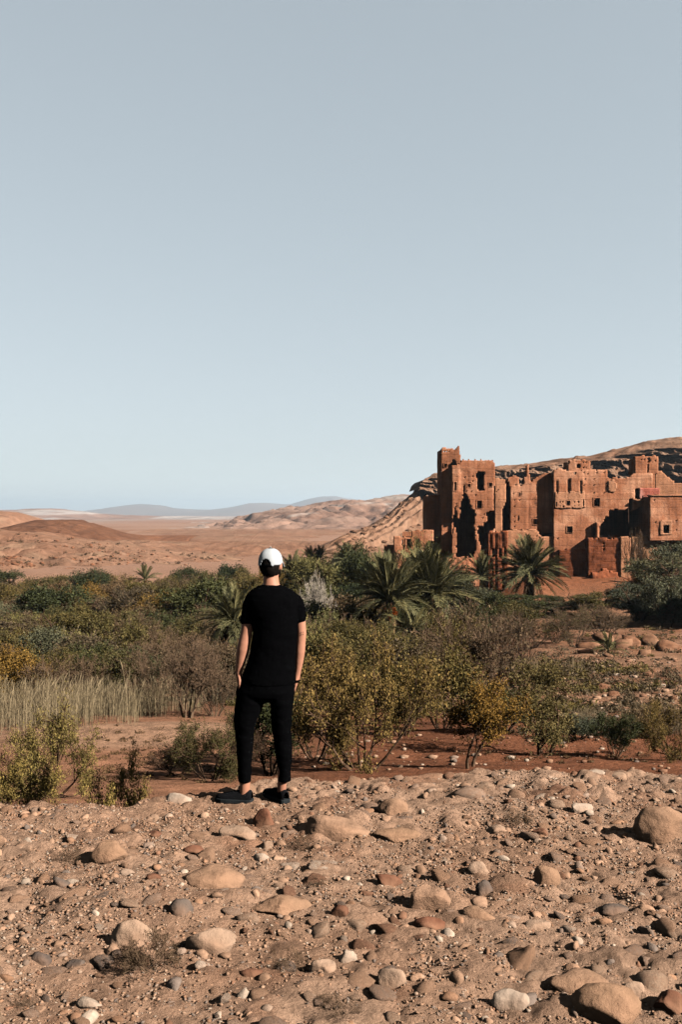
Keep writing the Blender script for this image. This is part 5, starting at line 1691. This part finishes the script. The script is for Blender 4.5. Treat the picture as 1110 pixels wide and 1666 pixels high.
tag(link('earth_bank', new_mesh('earth_bank', np.stack([XXb, YYb, ZZb], -1).reshape(-1, 3), grid_faces(70, 40)[:, ::-1], [M['valley']], False, cb_.reshape(-1, 3))), kind='structure')


# ------------------------------------------------------------------ dry cushions among the stones
def cushion(px, py, wpx, hpx, label, seed, n=900):
    x, y, z = terrace_at(px, py)
    rng = np.random.default_rng(seed)
    S, tw = skeleton(rng, 14, 4, 1.0, 1.5, 0.012, 3, wander=0.5, upb=0.12)
    S[:, 6:] = np.maximum(S[:, 6:] * 0.7, 0.0045)
    V, Fq = tubes(S, 3)
    o = thing('dry_bush', label, 'dry bush', (x, y, z - 0.01), rng.uniform(0, 6), 'dry bushes among the stones')
    w, h = wpx / F * y, hpx / F * y
    nw = np.percentile(np.hypot(S[:, 3], S[:, 4]), 95) * 2
    t = link('twigs', new_mesh('dry_twigs', V, Fq, [M['twig']]), o)
    pk = rng.choice(len(tw), n)
    pos = tw[pk, :3] + rng.normal(0, 0.03, (n, 3))
    lv = leaves(rng, pos, 0.02, 0.4, 2.0, tw[pk, 3:6])
    l = link('leaves', new_mesh('dry_leaves', lv[0], lv[1], [M['scrub']], False, lv[2]), o)
    for q in (t, l):
        q.scale = (w / nw, w / nw, h)


cushion(242, 1580, 100, 76, 'largest dry brown bush among the foreground stones, lower left', 601, 2600)
cushion(474, 1578, 62, 40, 'small dry tuft at the bottom centre', 602, 500)
cushion(114, 1402, 44, 32, 'wispy dry tuft on the left beside the rounded lump', 603, 200)
cushion(492, 1382, 44, 28, 'straw coloured tuft below the tan hump', 604, 200)
cushion(848, 1342, 60, 30, 'flat brownish tuft right of centre near the edge', 605, 500)
cushion(548, 1650, 90, 34, 'sparse dry tuft at the bottom edge', 606, 300)
cushion(36, 1640, 40, 26, 'thin dry tuft in the bottom left corner', 607, 150)
cushion(520, 1440, 40, 20, 'tiny dry tuft beside the wide flat slab', 608, 120)

# fallen blocks on the talus below the cliffs
hv = bpy.data.objects['cliff_hill'].data
co = np.empty(len(hv.vertices) * 3, np.float32)
hv.vertices.foreach_get('co', co)
co = co.reshape(-1, 3)
pxs = co[:, 0] / co[:, 1] * F + 555
pys = 833 - (co[:, 2] - CAMZ) / co[:, 1] * F
cand = np.nonzero((pxs > 560) & (pxs < 1120) & (co[:, 1] < 284) & (pys < 900))[0]
rng_ = np.random.default_rng(91)
Vs, Fs, Cs, off = [], [], [], 0
tb = [rock_verts(960 + q, 1, (1, 1, 1), 5, 0.3, 0.4) for q in range(5)]
for k in rng_.choice(cand, 1100):
    V, Fq = tb[rng_.integers(5)]
    s = 0.10 + 0.6 * rng_.random() ** 4
    Vs.append(V * np.array([s * rng_.uniform(0.8, 1.8), s, s * rng_.uniform(0.5, 1.0)]) + co[k] + np.array([rng_.normal(0, 0.3), 0, s * 0.25]))
    Fs.append(Fq + off)
    off += len(V)
    Cs.append(np.tile((np.array(A(170, 126, 98)) * rng_.uniform(0.6, 1.15))[None], (len(V), 1)))
o = link('talus_rocks', new_mesh('talus_rocks', np.concatenate(Vs), np.concatenate(Fs), [M['cliff']], False, np.concatenate(Cs)), bpy.data.objects['cliff_hill'])
o['kind'] = 'stuff'

# the same on the near dunes, left
hv = bpy.data.objects['near_dune'].data
co = np.empty(len(hv.vertices) * 3, np.float32)
hv.vertices.foreach_get('co', co)
co = co.reshape(-1, 3)
pxs = co[:, 0] / co[:, 1] * F + 555
cand = np.nonzero((pxs > -20) & (pxs < 460) & (co[:, 1] < 250) & (co[:, 1] > 155))[0]
dens = fbm(co[cand, 0] * 0.05, co[cand, 1] * 0.05, 0, 3, 93)
wgt = np.clip(dens + 0.1, 0.01, 1) ** 2
Vs, Fs, Cs, off = [], [], [], 0
for k in rng_.choice(cand, 1400, p=wgt / wgt.sum()):
    V, Fq = tb[rng_.integers(5)]
    s = 0.08 + 0.42 * rng_.random() ** 5
    Vs.append(V * np.array([s * rng_.uniform(0.8, 1.8), s, s * rng_.uniform(0.5, 0.9)]) + co[k] + np.array([rng_.normal(0, 0.5), 0, s * 0.2]))
    Fs.append(Fq + off)
    off += len(V)
    Cs.append(np.tile((np.array(A(170, 116, 86)) * rng_.uniform(0.7, 1.25))[None], (len(V), 1)))
o = link('dune_rocks', new_mesh('dune_rocks', np.concatenate(Vs), np.concatenate(Fs), [M['cliff']], False, np.concatenate(Cs)), bpy.data.objects['near_dune'])
o['kind'] = 'stuff'


# thin desert scrub on the dunes
ds_k = rng_.choice(cand, 190, p=wgt[::-1] / wgt.sum())
ds = []
for k in ds_k:
    n_ = 34
    d = rand_dirs(rng_, n_)
    d[:, 2] = np.abs(d[:, 2])
    ds.append(co[k] + np.array([rng_.normal(0, 0.6), rng_.normal(0, 0.6), 0.05]) + d * rng_.uniform(0.2, 0.75) * rng_.uniform(0.3, 1, (n_, 1)))
lv = leaves(rng_, np.concatenate(ds), 0.14, 0.5, 2.2)
tag(link('desert_scrub', new_mesh('desert_scrub', lv[0], lv[1], [M['scrub']], False, lv[2])), 'thin dark scrub dotted over the near dunes on the left', 'scrub', kind='stuff')


# ------------------------------------------------------------------ the person
PY0 = 7.15
PS = PY0 / F
M['cloth'] = mat_plain('black_cloth', (0.0004, 0.0004, 0.00045), 1.0, 0.0, 0.2, 30.0, 0.002)
M['skin'] = mat_plain('skin', A(204, 142, 114, 4.9), 0.55, 0.35, 0.10, 25.0)
M['hair'] = mat_plain('dark_hair', (0.0016, 0.0012, 0.001), 0.8, 0.05, 0.4, 60.0, 0.004)
M['cap'] = mat_plain('white_cap_cloth', A(226, 229, 231, 6.2), 0.9, 0.1, 0.05, 60.0, 0.001)
M['shoe'] = mat_plain('black_canvas', (0.0016, 0.0016, 0.0018), 0.95, 0.03, 0.3, 60.0, 0.001)
M['sole'] = mat_plain('dark_rubber', (0.0035, 0.004, 0.0042), 0.7, 0.1, 0.2, 40.0)
M['ink'] = mat_plain('tattoo_ink', (0.006, 0.006, 0.008), 0.6, 0.2, 0.1, 20.0)


def P(px, py, dy=0.0):
    return np.array([(px - 555) * PS, PY0 + dy, CAMZ - (py - 833) * PS])


def loft(rings, n=20):
    """closed tube through rings (centre, axis-u vector, axis-v vector)"""
    V, Fq = [], []
    for c, u_, v_ in rings:
        for k in range(n):
            a = 2 * math.pi * k / n
            V.append(c + u_ * math.cos(a) + v_ * math.sin(a))
    m = len(rings)
    for i in range(m - 1):
        for k in range(n):
            Fq.append((i * n + k, i * n + (k + 1) % n, (i + 1) * n + (k + 1) % n, (i + 1) * n + k))
    V.append(rings[0][0])
    V.append(rings[-1][0])
    tri = []
    for k in range(n):
        tri.append((m * n, (k + 1) % n, k))
        tri.append((m * n + 1, (m - 1) * n + k, (m - 1) * n + (k + 1) % n))
    return np.array(V), np.array(Fq), np.array(tri)


def flat_loft(rows, n=24):
    """rows of (py, px_left, px_right, half depth, depth offset): horizontal oval rings"""
    return loft([(P((a + b) / 2, py, off), np.array([(b - a) / 2 * PS, 0, 0]), np.array([0, d, 0])) for py, a, b, d, off in rows], n)


def limb(pts, n=14):
    """pts of (xyz, radius): round tube that follows the points, with domed ends"""
    pts = [(np.array(p, float), r) for p, r in pts]
    rings = []
    for i, (p, r) in enumerate(pts):
        q0 = pts[max(0, i - 1)][0]
        q1 = pts[min(len(pts) - 1, i + 1)][0]
        d = (q1 - q0) / np.linalg.norm(q1 - q0)
        u_ = np.cross(d, [0, 1, 0.1])
        u_ /= np.linalg.norm(u_)
        v_ = np.cross(d, u_)
        if i == 0:
            rings.append((p - d * r * 0.7, u_ * r * 0.5, v_ * r * 0.5))
        rings.append((p, u_ * r, v_ * r))
        if i == len(pts) - 1:
            rings.append((p + d * r * 0.7, u_ * r * 0.5, v_ * r * 0.5))
    return loft(rings, n)


def ball(c, rx, ry, rz, n=16, rot=None):
    R_ = np.array(rot.to_3x3()) if rot is not None else np.eye(3)
    rings = []
    for k in range(1, n):
        a = math.pi * k / n
        rings.append((np.array(c) + R_ @ np.array([0, 0, -math.cos(a) * rz]), R_ @ np.array([math.sin(a) * rx, 0, 0]), R_ @ np.array([0, math.sin(a) * ry, 0])))
    return loft(rings, 20)


def fuse(name, pieces, voxel, mat, parent, smooth=4):
    """join overlapping closed pieces into one continuous skin"""
    V, Q, T, off = [], [], [], 0
    for v, q, t in pieces:
        V.append(v)
        Q.append(q + off)
        T.append(t + off)
        off += len(v)
    me = new_mesh(name, np.concatenate(V), [np.concatenate(Q), np.concatenate(T)])
    o = link(name, me)
    bm = bmesh.new()
    bm.from_mesh(me)
    bmesh.ops.recalc_face_normals(bm, faces=bm.faces)
    bm.to_mesh(me)
    bm.free()
    r = o.modifiers.new('r', 'REMESH')
    r.mode = 'VOXEL'
    r.voxel_size = voxel
    sm = o.modifiers.new('s', 'SMOOTH')
    sm.iterations = smooth
    sm.factor = 0.5
    dg = bpy.context.evaluated_depsgraph_get()
    me2 = bpy.data.meshes.new_from_object(o.evaluated_get(dg))
    bpy.data.objects.remove(o)
    me2.name = name
    me2.materials.clear()
    me2.materials.append(mat)
    me2.polygons.foreach_set('use_smooth', np.ones(len(me2.polygons), bool))
    return link(name, me2, parent)


man = thing('person', 'person in white cap, black t-shirt and black trousers, seen from behind', 'person')
hc = P(440, 918)
yaw = Matrix.Rotation(math.radians(-12), 4, 'Z')
hv3 = lambda x, y, z: hc + np.array((yaw @ Vector((x, y, z)))[:])      # +y is where the face looks


def fingers(w, kn, tip_dir, spread_dir, curl_dir, lens, rad=0.0085):
    out = []
    for k, L in enumerate(lens):
        b = kn + spread_dir * (k - 1.5) * 0.019
        d1 = tip_dir
        d2 = tip_dir * 0.85 + curl_dir * 0.5
        d3 = tip_dir * 0.55 + curl_dir * 0.85
        p1 = b + d1 * L * 0.45
        p2 = p1 + d2 / np.linalg.norm(d2) * L * 0.32
        p3 = p2 + d3 / np.linalg.norm(d3) * L * 0.25
        out.append(limb([(b - d1 * 0.02, rad * 1.1), (p1, rad), (p2, rad * 0.92), (p3, rad * 0.8)], 10))
    return out


# right arm (image right): hangs down, hand beside the pocket
rsh, rel, rwr = P(483, 978, 0.0), P(489, 1046, 0.01), P(483.2, 1100, 0.03)
rkn = P(480.2, 1117, 0.05)
dn = (P(477.5, 1136, 0.06) - rkn)
dn /= np.linalg.norm(dn)
pieces = [limb([(rsh, 0.040), (P(486.5, 992, 0), 0.037), (P(488.6, 1008, 0), 0.0375), (P(490, 1030, 0.005), 0.038), (rel, 0.036), (P(488, 1060, 0.015), 0.037), (P(486.2, 1078, 0.022), 0.031), (P(484.4, 1092, 0.028), 0.0245), (rwr, 0.0225), (P(482.4, 1106, 0.035), 0.024)], 16)]
palm_r = loft([(rwr, np.array([0.018, 0, 0]), np.array([0, 0.024, 0])), (P(482, 1108, 0.038), np.array([0.016, 0, 0]), np.array([0, 0.036, 0])), (rkn, np.array([0.014, 0, 0]), np.array([0, 0.041, 0])), (rkn + dn * 0.012, np.array([0.010, 0, 0]), np.array([0, 0.036, 0]))], 16)
pieces.append(palm_r)
pieces += fingers(None, rkn, dn, np.array([0, 1.0, 0]), np.array([-0.9, 0.1, 0.1]), (0.060, 0.074, 0.080, 0.072))
pieces.append(limb([(P(481.6, 1105, 0.06), 0.013), (P(480.2, 1112, 0.085), 0.011), (P(479, 1120, 0.098), 0.0095), (P(478.2, 1126, 0.10), 0.008)], 10))
# left arm: hand pushed into the trouser pocket, thumb side out
lsh, lel, lwr = P(407, 980, 0.0), P(397.5, 1046, -0.015), P(388.6, 1094, 0.0)
lkn = P(388.5, 1111, 0.02)
dl = P(391, 1128, 0.035) - lkn
dl /= np.linalg.norm(dl)
pieces += [limb([(lsh, 0.042), (P(404, 995, 0), 0.042), (P(403.2, 1010, -0.003), 0.0425), (P(401, 1030, -0.01), 0.043), (lel, 0.044), (P(395.5, 1056, -0.012), 0.046), (P(392.4, 1072, -0.008), 0.037), (P(390, 1085, -0.003), 0.029), (lwr, 0.0245), (P(388.4, 1099, 0.005), 0.026)], 16),
           loft([(lwr, np.array([0.020, 0, 0]), np.array([0, 0.026, 0])), (P(388.2, 1101, 0.01), np.array([0.019, 0, 0]), np.array([0, 0.038, 0])), (lkn, np.array([0.015, 0, 0]), np.array([0, 0.042, 0])), (lkn + dl * 0.012, np.array([0.011, 0, 0]), np.array([0, 0.037, 0]))], 16)]
pieces += fingers(None, lkn, dl, np.array([0, 1.0, 0]), np.array([0.9, 0.1, 0.1]), (0.060, 0.074, 0.080, 0.072))
pieces.append(limb([(P(389.5, 1099, -0.03), 0.013), (P(391.3, 1106, -0.05), 0.0115), (P(391.2, 1112, -0.055), 0.010), (P(390.4, 1118, -0.05), 0.0085)], 10))
# trunk, neck and head under the clothes
pieces.append(flat_loft([(948, 431, 452, 0.055, 0.01), (955, 424, 460, 0.06, 0.0), (966, 414, 473, 0.07, 0.0), (985, 412, 478, 0.09, 0.0), (1020, 420, 476, 0.095, 0.0), (1070, 415, 472, 0.09, 0.0), (1110, 402, 468, 0.10, 0.0), (1135, 400, 466, 0.09, 0.0)]))
pieces.append(flat_loft([(930, 429, 452, 0.056, 0.012), (940, 428.5, 453, 0.057, 0.008), (950, 427.5, 454.5, 0.060, 0.0), (958, 422, 461, 0.065, 0.0)]))
pieces.append(ball(hv3(0, 0.0, 0.008), 0.074, 0.096, 0.106))
pieces.append(ball(hv3(0, 0.034, -0.062), 0.056, 0.060, 0.058))
pieces.append(ball(hv3(0, 0.100, -0.015), 0.014, 0.022, 0.026))
pieces.append(ball(hv3(0, 0.082, 0.022), 0.05, 0.018, 0.014))
pieces.append(ball(hv3(0, 0.088, -0.052), 0.024, 0.010, 0.009))
for sgn in (-1, 1):
    pieces.append(ball(hv3(sgn * 0.0775, 0.002, -0.012), 0.010, 0.020, 0.034))
# legs under the trousers, with the bare ankles
pieces.append(limb([(P(408, 1130), 0.055), (P(399, 1170), 0.05), (P(396.5, 1215), 0.042), (P(398, 1255), 0.040), (P(398.5, 1274, 0.0), 0.038), (P(398.0, 1284, 0.0), 0.036), (P(396, 1294, 0.0), 0.030)], 16))
pieces.append(limb([(P(457, 1130), 0.055), (P(458, 1170), 0.048), (P(461.5, 1215), 0.042), (P(460.5, 1255), 0.038), (P(458.8, 1274, 0.012), 0.034), (P(458.0, 1284, 0.022), 0.032), (P(457, 1294, 0.035), 0.028)], 16))
fuse('body', pieces, 0.0062, M['skin'], man, 3)

# clothes
shirt = [flat_loft([(949.5, 430, 453, 0.057, 0.002), (951.5, 426, 457, 0.063, 0.0), (955, 417.5, 466, 0.072, 0), (960, 409, 476, 0.086, 0), (967, 402, 485, 0.102, 0), (976, 399, 489, 0.116, 0), (990, 402, 488, 0.125, 0), (1008, 409, 486.5, 0.126, 0), (1030, 411, 484.5, 0.122, 0),
                    (1052, 407.5, 483, 0.119, 0), (1072, 404, 481.5, 0.120, 0), (1090, 397.5, 480.8, 0.126, 0), (1106, 391, 480, 0.132, 0), (1113, 389, 479.8, 0.132, 0)], 30),
         limb([(P(410, 974), 0.050), (P(405.2, 984), 0.049), (P(403.2, 998), 0.0505), (P(402.4, 1008), 0.0515), (P(402.4, 1012.5), 0.0515)], 18),
         limb([(P(479, 974), 0.050), (P(485, 984), 0.0495), (P(486.8, 996), 0.0485), (P(487.4, 1005), 0.048), (P(487.5, 1008), 0.048)], 18)]
sh_o = fuse('t_shirt', shirt, 0.0085, M['cloth'], man, 3)
tr = [flat_loft([(1100, 394, 479, 0.120, 0), (1112, 387.5, 479.5, 0.127, 0), (1124, 384, 479, 0.130, 0), (1132, 384, 477.5, 0.118, 0), (1138, 400, 466, 0.085, 0), (1142, 420, 448, 0.06, 0)], 30),
      flat_loft([(1120, 386, 434, 0.105, 0), (1140, 382.5, 431.5, 0.103, 0), (1152, 381, 426.5, 0.098, 0), (1165, 380, 421, 0.092, 0), (1180, 380.5, 415, 0.084, 0.0), (1195, 382, 412.5, 0.075, 0.005), (1210, 384, 412, 0.068, 0.004), (1222, 385, 411.5, 0.064, 0), (1240, 386.3, 409.4, 0.058, -0.002), (1258, 387, 409, 0.054, 0), (1272.5, 387.3, 409, 0.053, 0)], 24),
      flat_loft([(1120, 434, 479, 0.105, 0), (1140, 438.5, 478.2, 0.102, 0), (1152, 440, 477, 0.095, 0), (1170, 441.3, 474.2, 0.086, 0), (1186, 442, 474.2, 0.078, 0.0), (1202, 444.5, 475, 0.071, 0.006), (1218, 446.8, 476.4, 0.066, 0.004), (1232, 448.5, 476, 0.060, 0), (1250, 451.8, 474.3, 0.054, 0), (1262, 452.5, 473.4, 0.051, 0), (1271, 452.5, 473, 0.050, 0)], 24)]
tr_o = fuse('trousers', tr, 0.0085, M['cloth'], man, 3)
for ob, amp in ((sh_o, 0.006), (tr_o, 0.007)):        # creases
    n_ = len(ob.data.vertices)
    co = np.empty(n_ * 3, np.float32)
    ob.data.vertices.foreach_get('co', co)
    co = co.reshape(-1, 3)
    nr = np.empty(n_ * 3, np.float32)
    ob.data.vertices.foreach_get('normal', nr)
    nr = nr.reshape(-1, 3)
    w_ = fbm(co[:, 0] * 9 + co[:, 2] * 5, co[:, 1] * 9, co[:, 2] * 14, 3, 131)
    co = co + nr * (amp * w_)[:, None]
    ob.data.vertices.foreach_set('co', co.astype(np.float32).ravel())
    ob.data.update()


def dome(name, rx, ry, rz, keep, mat, thick=0.0, n=72, m=48, c=(0, 0, 0), boxy=1.0):
    """part of an ellipsoid shell about the head"""
    V, Fq = [], []
    for j in range(m + 1):
        a = math.pi * j / m
        for k in range(n):
            b = 2 * math.pi * k / n
            V.append((rx * math.sin(a) * math.cos(b), ry * math.sin(a) * math.sin(b), rz * math.cos(a)))
    V = np.array(V)
    rr_ = np.array([rx, ry, rz])
    V = np.sign(V) * (np.abs(V) / rr_) ** boxy * rr_
    for j in range(m):
        for k in range(n):
            q = (j * n + k, (j + 1) * n + k, (j + 1) * n + (k + 1) % n, j * n + (k + 1) % n)
            cc = V[list(q)].mean(0)
            if keep(cc[0], cc[1], cc[2]):
                Fq.append(q)
    W = np.array([hv3(*(v + np.array(c))) for v in V])
    me = new_mesh(name, W, np.array(Fq), [mat], True)
    bm = bmesh.new()
    bm.from_mesh(me)
    bmesh.ops.remove_doubles(bm, verts=bm.verts, dist=1e-5)
    bmesh.ops.delete(bm, geom=[v for v in bm.verts if not v.link_faces], context='VERTS')
    bmesh.ops.recalc_face_normals(bm, faces=bm.faces)
    if thick:
        bmesh.ops.solidify(bm, geom=bm.faces[:], thickness=thick)
    bm.to_mesh(me)
    bm.free()
    me.polygons.foreach_set('use_smooth', np.ones(len(me.polygons), bool))
    return link(name, me, man)


dome('hair', 0.0795, 0.101, 0.112, lambda x, y, z: (z > -0.088 + 0.02 * math.sin(x * 160) * 0.3) and (y < 0.015 + 0.0 * z) and not (abs(x) > 0.066 and -0.045 < z < 0.01 and y > -0.025), M['hair'], 0.006, c=(0, 0, 0.006))
dome('beard', 0.066, 0.066, 0.066, lambda x, y, z: y > -0.01 and z < 0.012 and not (y > 0.05 and z > -0.012), M['hair'], 0.004, 48, 36, (0, 0.034, -0.060))
ox, oz = -0.006, -0.004                       # the gap at the back of the cap
cap_o = dome('cap', 0.0840, 0.107, 0.1100, lambda x, y, z: z > -0.014 + 0.03 * max(0, y) / 0.1 + (0.006 if x > 0.05 else 0) and not (y < 0 and ((x - ox) / 0.040) ** 2 + ((z + 0.014) / 0.052) ** 2 < 1), M['cap'], 0.004, 96, 64, (0, 0.0, 0.006), 0.88)
# visor and strap of the cap, button on top
vis = []
for t in np.linspace(0, 1, 7):
    for a in np.linspace(-1.15, 1.15, 17):
        r_ = 1.0 + 0.72 * t * math.cos(a * 0.9) ** 0.6
        vis.append(hv3(0.086 * math.sin(a) * (1 + 0.12 * t), 0.108 * math.cos(a) * r_, 0.022 - 0.030 * t - 0.016 * math.sin(a) ** 2 * t))
vm = new_mesh('visor', np.array(vis), grid_faces(17, 7), [M['cap']], True)
bm = bmesh.new()
bm.from_mesh(vm)
bmesh.ops.solidify(bm, geom=bm.faces[:], thickness=0.004)
bm.to_mesh(vm)
bm.free()
link('visor', vm, cap_o)
st = []
for a in np.linspace(-0.48, 0.48, 9):
    for z in (-0.016, -0.004):
        st.append(hv3(0.086 * math.sin(a) + ox, -0.1095 * math.cos(a), z + 0.008))
sm_ = new_mesh('cap_strap', np.array(st), np.array([(2 * k, 2 * k + 2, 2 * k + 3, 2 * k + 1) for k in range(8)]), [M['cloth']], True)
link('strap', sm_, cap_o)
b_ = ball(hv3(0, 0, 0.1225), 0.007, 0.007, 0.004, 8)
link('button', new_mesh('cap_button', b_[0], [b_[1], b_[2]], [M['cap']], True), cap_o)


def shoe(heel, toe, parent):
    heel, toe = np.array(heel), np.array(toe)
    L = np.linalg.norm(toe - heel)
    d = (toe - heel) / L
    sd = np.array([-d[1], d[0], 0])
    up = np.array([0, 0, 1.0])
    st_ = [(0.00, 0.022, 0.060), (0.03, 0.033, 0.072), (0.12, 0.038, 0.074), (0.25, 0.039, 0.072), (0.38, 0.041, 0.070), (0.50, 0.045, 0.062), (0.65, 0.050, 0.050), (0.80, 0.049, 0.040), (0.92, 0.038, 0.032), (0.985, 0.020, 0.024), (1.0, 0.010, 0.018)]
    V, n = [], 12
    for t, hw, hgt in st_:
        c = heel + d * L * t
        for k in range(n):
            a = math.pi * k / (n - 1)
            V.append(c + sd * hw * math.cos(a) * (1 if 0 < k < n - 1 else 1.0) + up * (0.022 + hgt * math.sin(a) ** 0.7))
    Fq = grid_faces(n, len(st_))
    tri = [list(range(0, n))]
    me = new_mesh('shoe', np.array(V), Fq, [M['shoe']], True)
    o = link('shoe', me, parent)
    # sole with a raised rim
    out = [(t, hw) for t, hw, _ in st_]
    ring = [heel + d * L * (t * 1.03 - 0.015) + sd * (hw + 0.005) for t, hw in out] + [heel + d * L * (t * 1.03 - 0.015) - sd * (hw + 0.005) for t, hw in out[::-1]]
    m = len(ring)
    zs = (0.0, 0.004, 0.026, 0.031)
    ins = (0.004, 0.0, 0.0, 0.004)
    cen = heel + d * L * 0.5
    VV = []
    for z, i_ in zip(zs, ins):
        for p in ring:
            q = p + (cen - p) / np.linalg.norm(cen - p) * i_
            VV.append(q + up * z)
    FF = [(l * m + k, l * m + (k + 1) % m, (l + 1) * m + (k + 1) % m, (l + 1) * m + k) for l in range(3) for k in range(m)]
    bm = bmesh.new()
    bv = [bm.verts.new(v) for v in VV]
    for f in FF:
        bm.faces.new([bv[q] for q in f])
    bm.faces.new(bv[:m][::-1])
    bm.faces.new(bv[3 * m:])
    ms = bpy.data.meshes.new('sole')
    bm.to_mesh(ms)
    bm.free()
    ms.materials.append(M['sole'])
    link('sole', ms, o)
    # laces
    lb = []
    for t in (0.42, 0.50, 0.58):
        c = heel + d * L * t
        h_ = np.interp(t, [q[0] for q in st_], [q[2] for q in st_]) + 0.024
        lb.append(limb([(c + sd * 0.022 + up * (h_ - 0.008), 0.003), (c + up * h_, 0.003), (c - sd * 0.022 + up * (h_ - 0.008), 0.003)], 6))
    off, V2, Q2, T2 = 0, [], [], []
    for v, q, t3 in lb:
        V2.append(v)
        Q2.append(q + off)
        T2.append(t3 + off)
        off += len(v)
    link('lace', new_mesh('lace', np.concatenate(V2), [np.concatenate(Q2), np.concatenate(T2)], [M['shoe']], True), o)
    return o


zf = -0.019
lh, lt = P(410.5, 1300), P(350, 1300)
shoe((lh[0], PY0 - 0.012, zf), (lt[0], PY0 + 0.05, zf), man)
rh, rt = P(466, 1300), P(428, 1300)
shoe((rh[0], PY0 - 0.02, zf), (rt[0], PY0 + 0.205, zf), man)
# wrist band and tattoo marks
wb = P(482.8, 1108.5, 0.036)
w1 = loft([(wb + np.array([0.0005, 0, 0.006]), np.array([0.0255, 0, 0]), np.array([0, 0.0345, 0])), (wb + np.array([0, 0, 0.0]), np.array([0.0265, 0, 0]), np.array([0, 0.037, 0])), (wb - np.array([0.0005, 0, 0.006]), np.array([0.0255, 0, 0]), np.array([0, 0.038, 0]))], 20)
link('wrist_band', new_mesh('wrist_band', w1[0], [w1[1], w1[2]], [M['cloth']], True), man)
for (px, py, w_, h_, dy) in ((406.3, 1019, 0.6, 8, -0.0445), (408.2, 1016, 1.0, 2, -0.0405), (406.2, 1033, 0.8, 0.8, -0.046), (491.0, 1028, 1.0, 0.7, -0.036), (494.2, 1027.4, 1.0, 0.7, -0.030), (491.2, 1031.4, 1.0, 0.7, -0.036), (494.0, 1031, 1.0, 0.7, -0.030)):
    a, b = P(px - w_ / 2, py - h_ / 2, dy), P(px + w_ / 2, py + h_ / 2, dy)
    V = np.array([(x, y, z) for x in (a[0], b[0]) for y in (a[1] - 0.002, a[1] + 0.012) for z in (b[2], a[2])])
    link('tattoo', new_mesh('tattoo', V, np.array([(0, 1, 3, 2), (4, 6, 7, 5), (0, 4, 5, 1), (2, 3, 7, 6), (0, 2, 6, 4), (1, 5, 7, 3)]), [M['ink']]), man)

# ------------------------------------------------------------------ the air
hz = bpy.data.meshes.new('haze')
bm = bmesh.new()
bmesh.ops.create_cube(bm, size=1.0)
for v in bm.verts:
    v.co = ((-14800 if v.co.x < 0 else 14800), (-8 if v.co.y < 0 else 22600), (-75 if v.co.z < 0 else 245))
bm.to_mesh(hz)
bm.free()
hm_ = bpy.data.materials.new('haze')
hm_.use_nodes = True
nt = hm_.node_tree
nt.nodes.clear()
out = nt.nodes.new('ShaderNodeOutputMaterial')
pv = nt.nodes.new('ShaderNodeVolumePrincipled')
pv.inputs['Color'].default_value = (0.59, 0.70, 0.80, 1)
pv.inputs['Density'].default_value = 8.0e-5
pv.inputs['Anisotropy'].default_value = 0.65
nt.links.new(pv.outputs[0], out.inputs['Volume'])
hz.materials.append(hm_)
tag(link('haze', hz), kind='stuff')
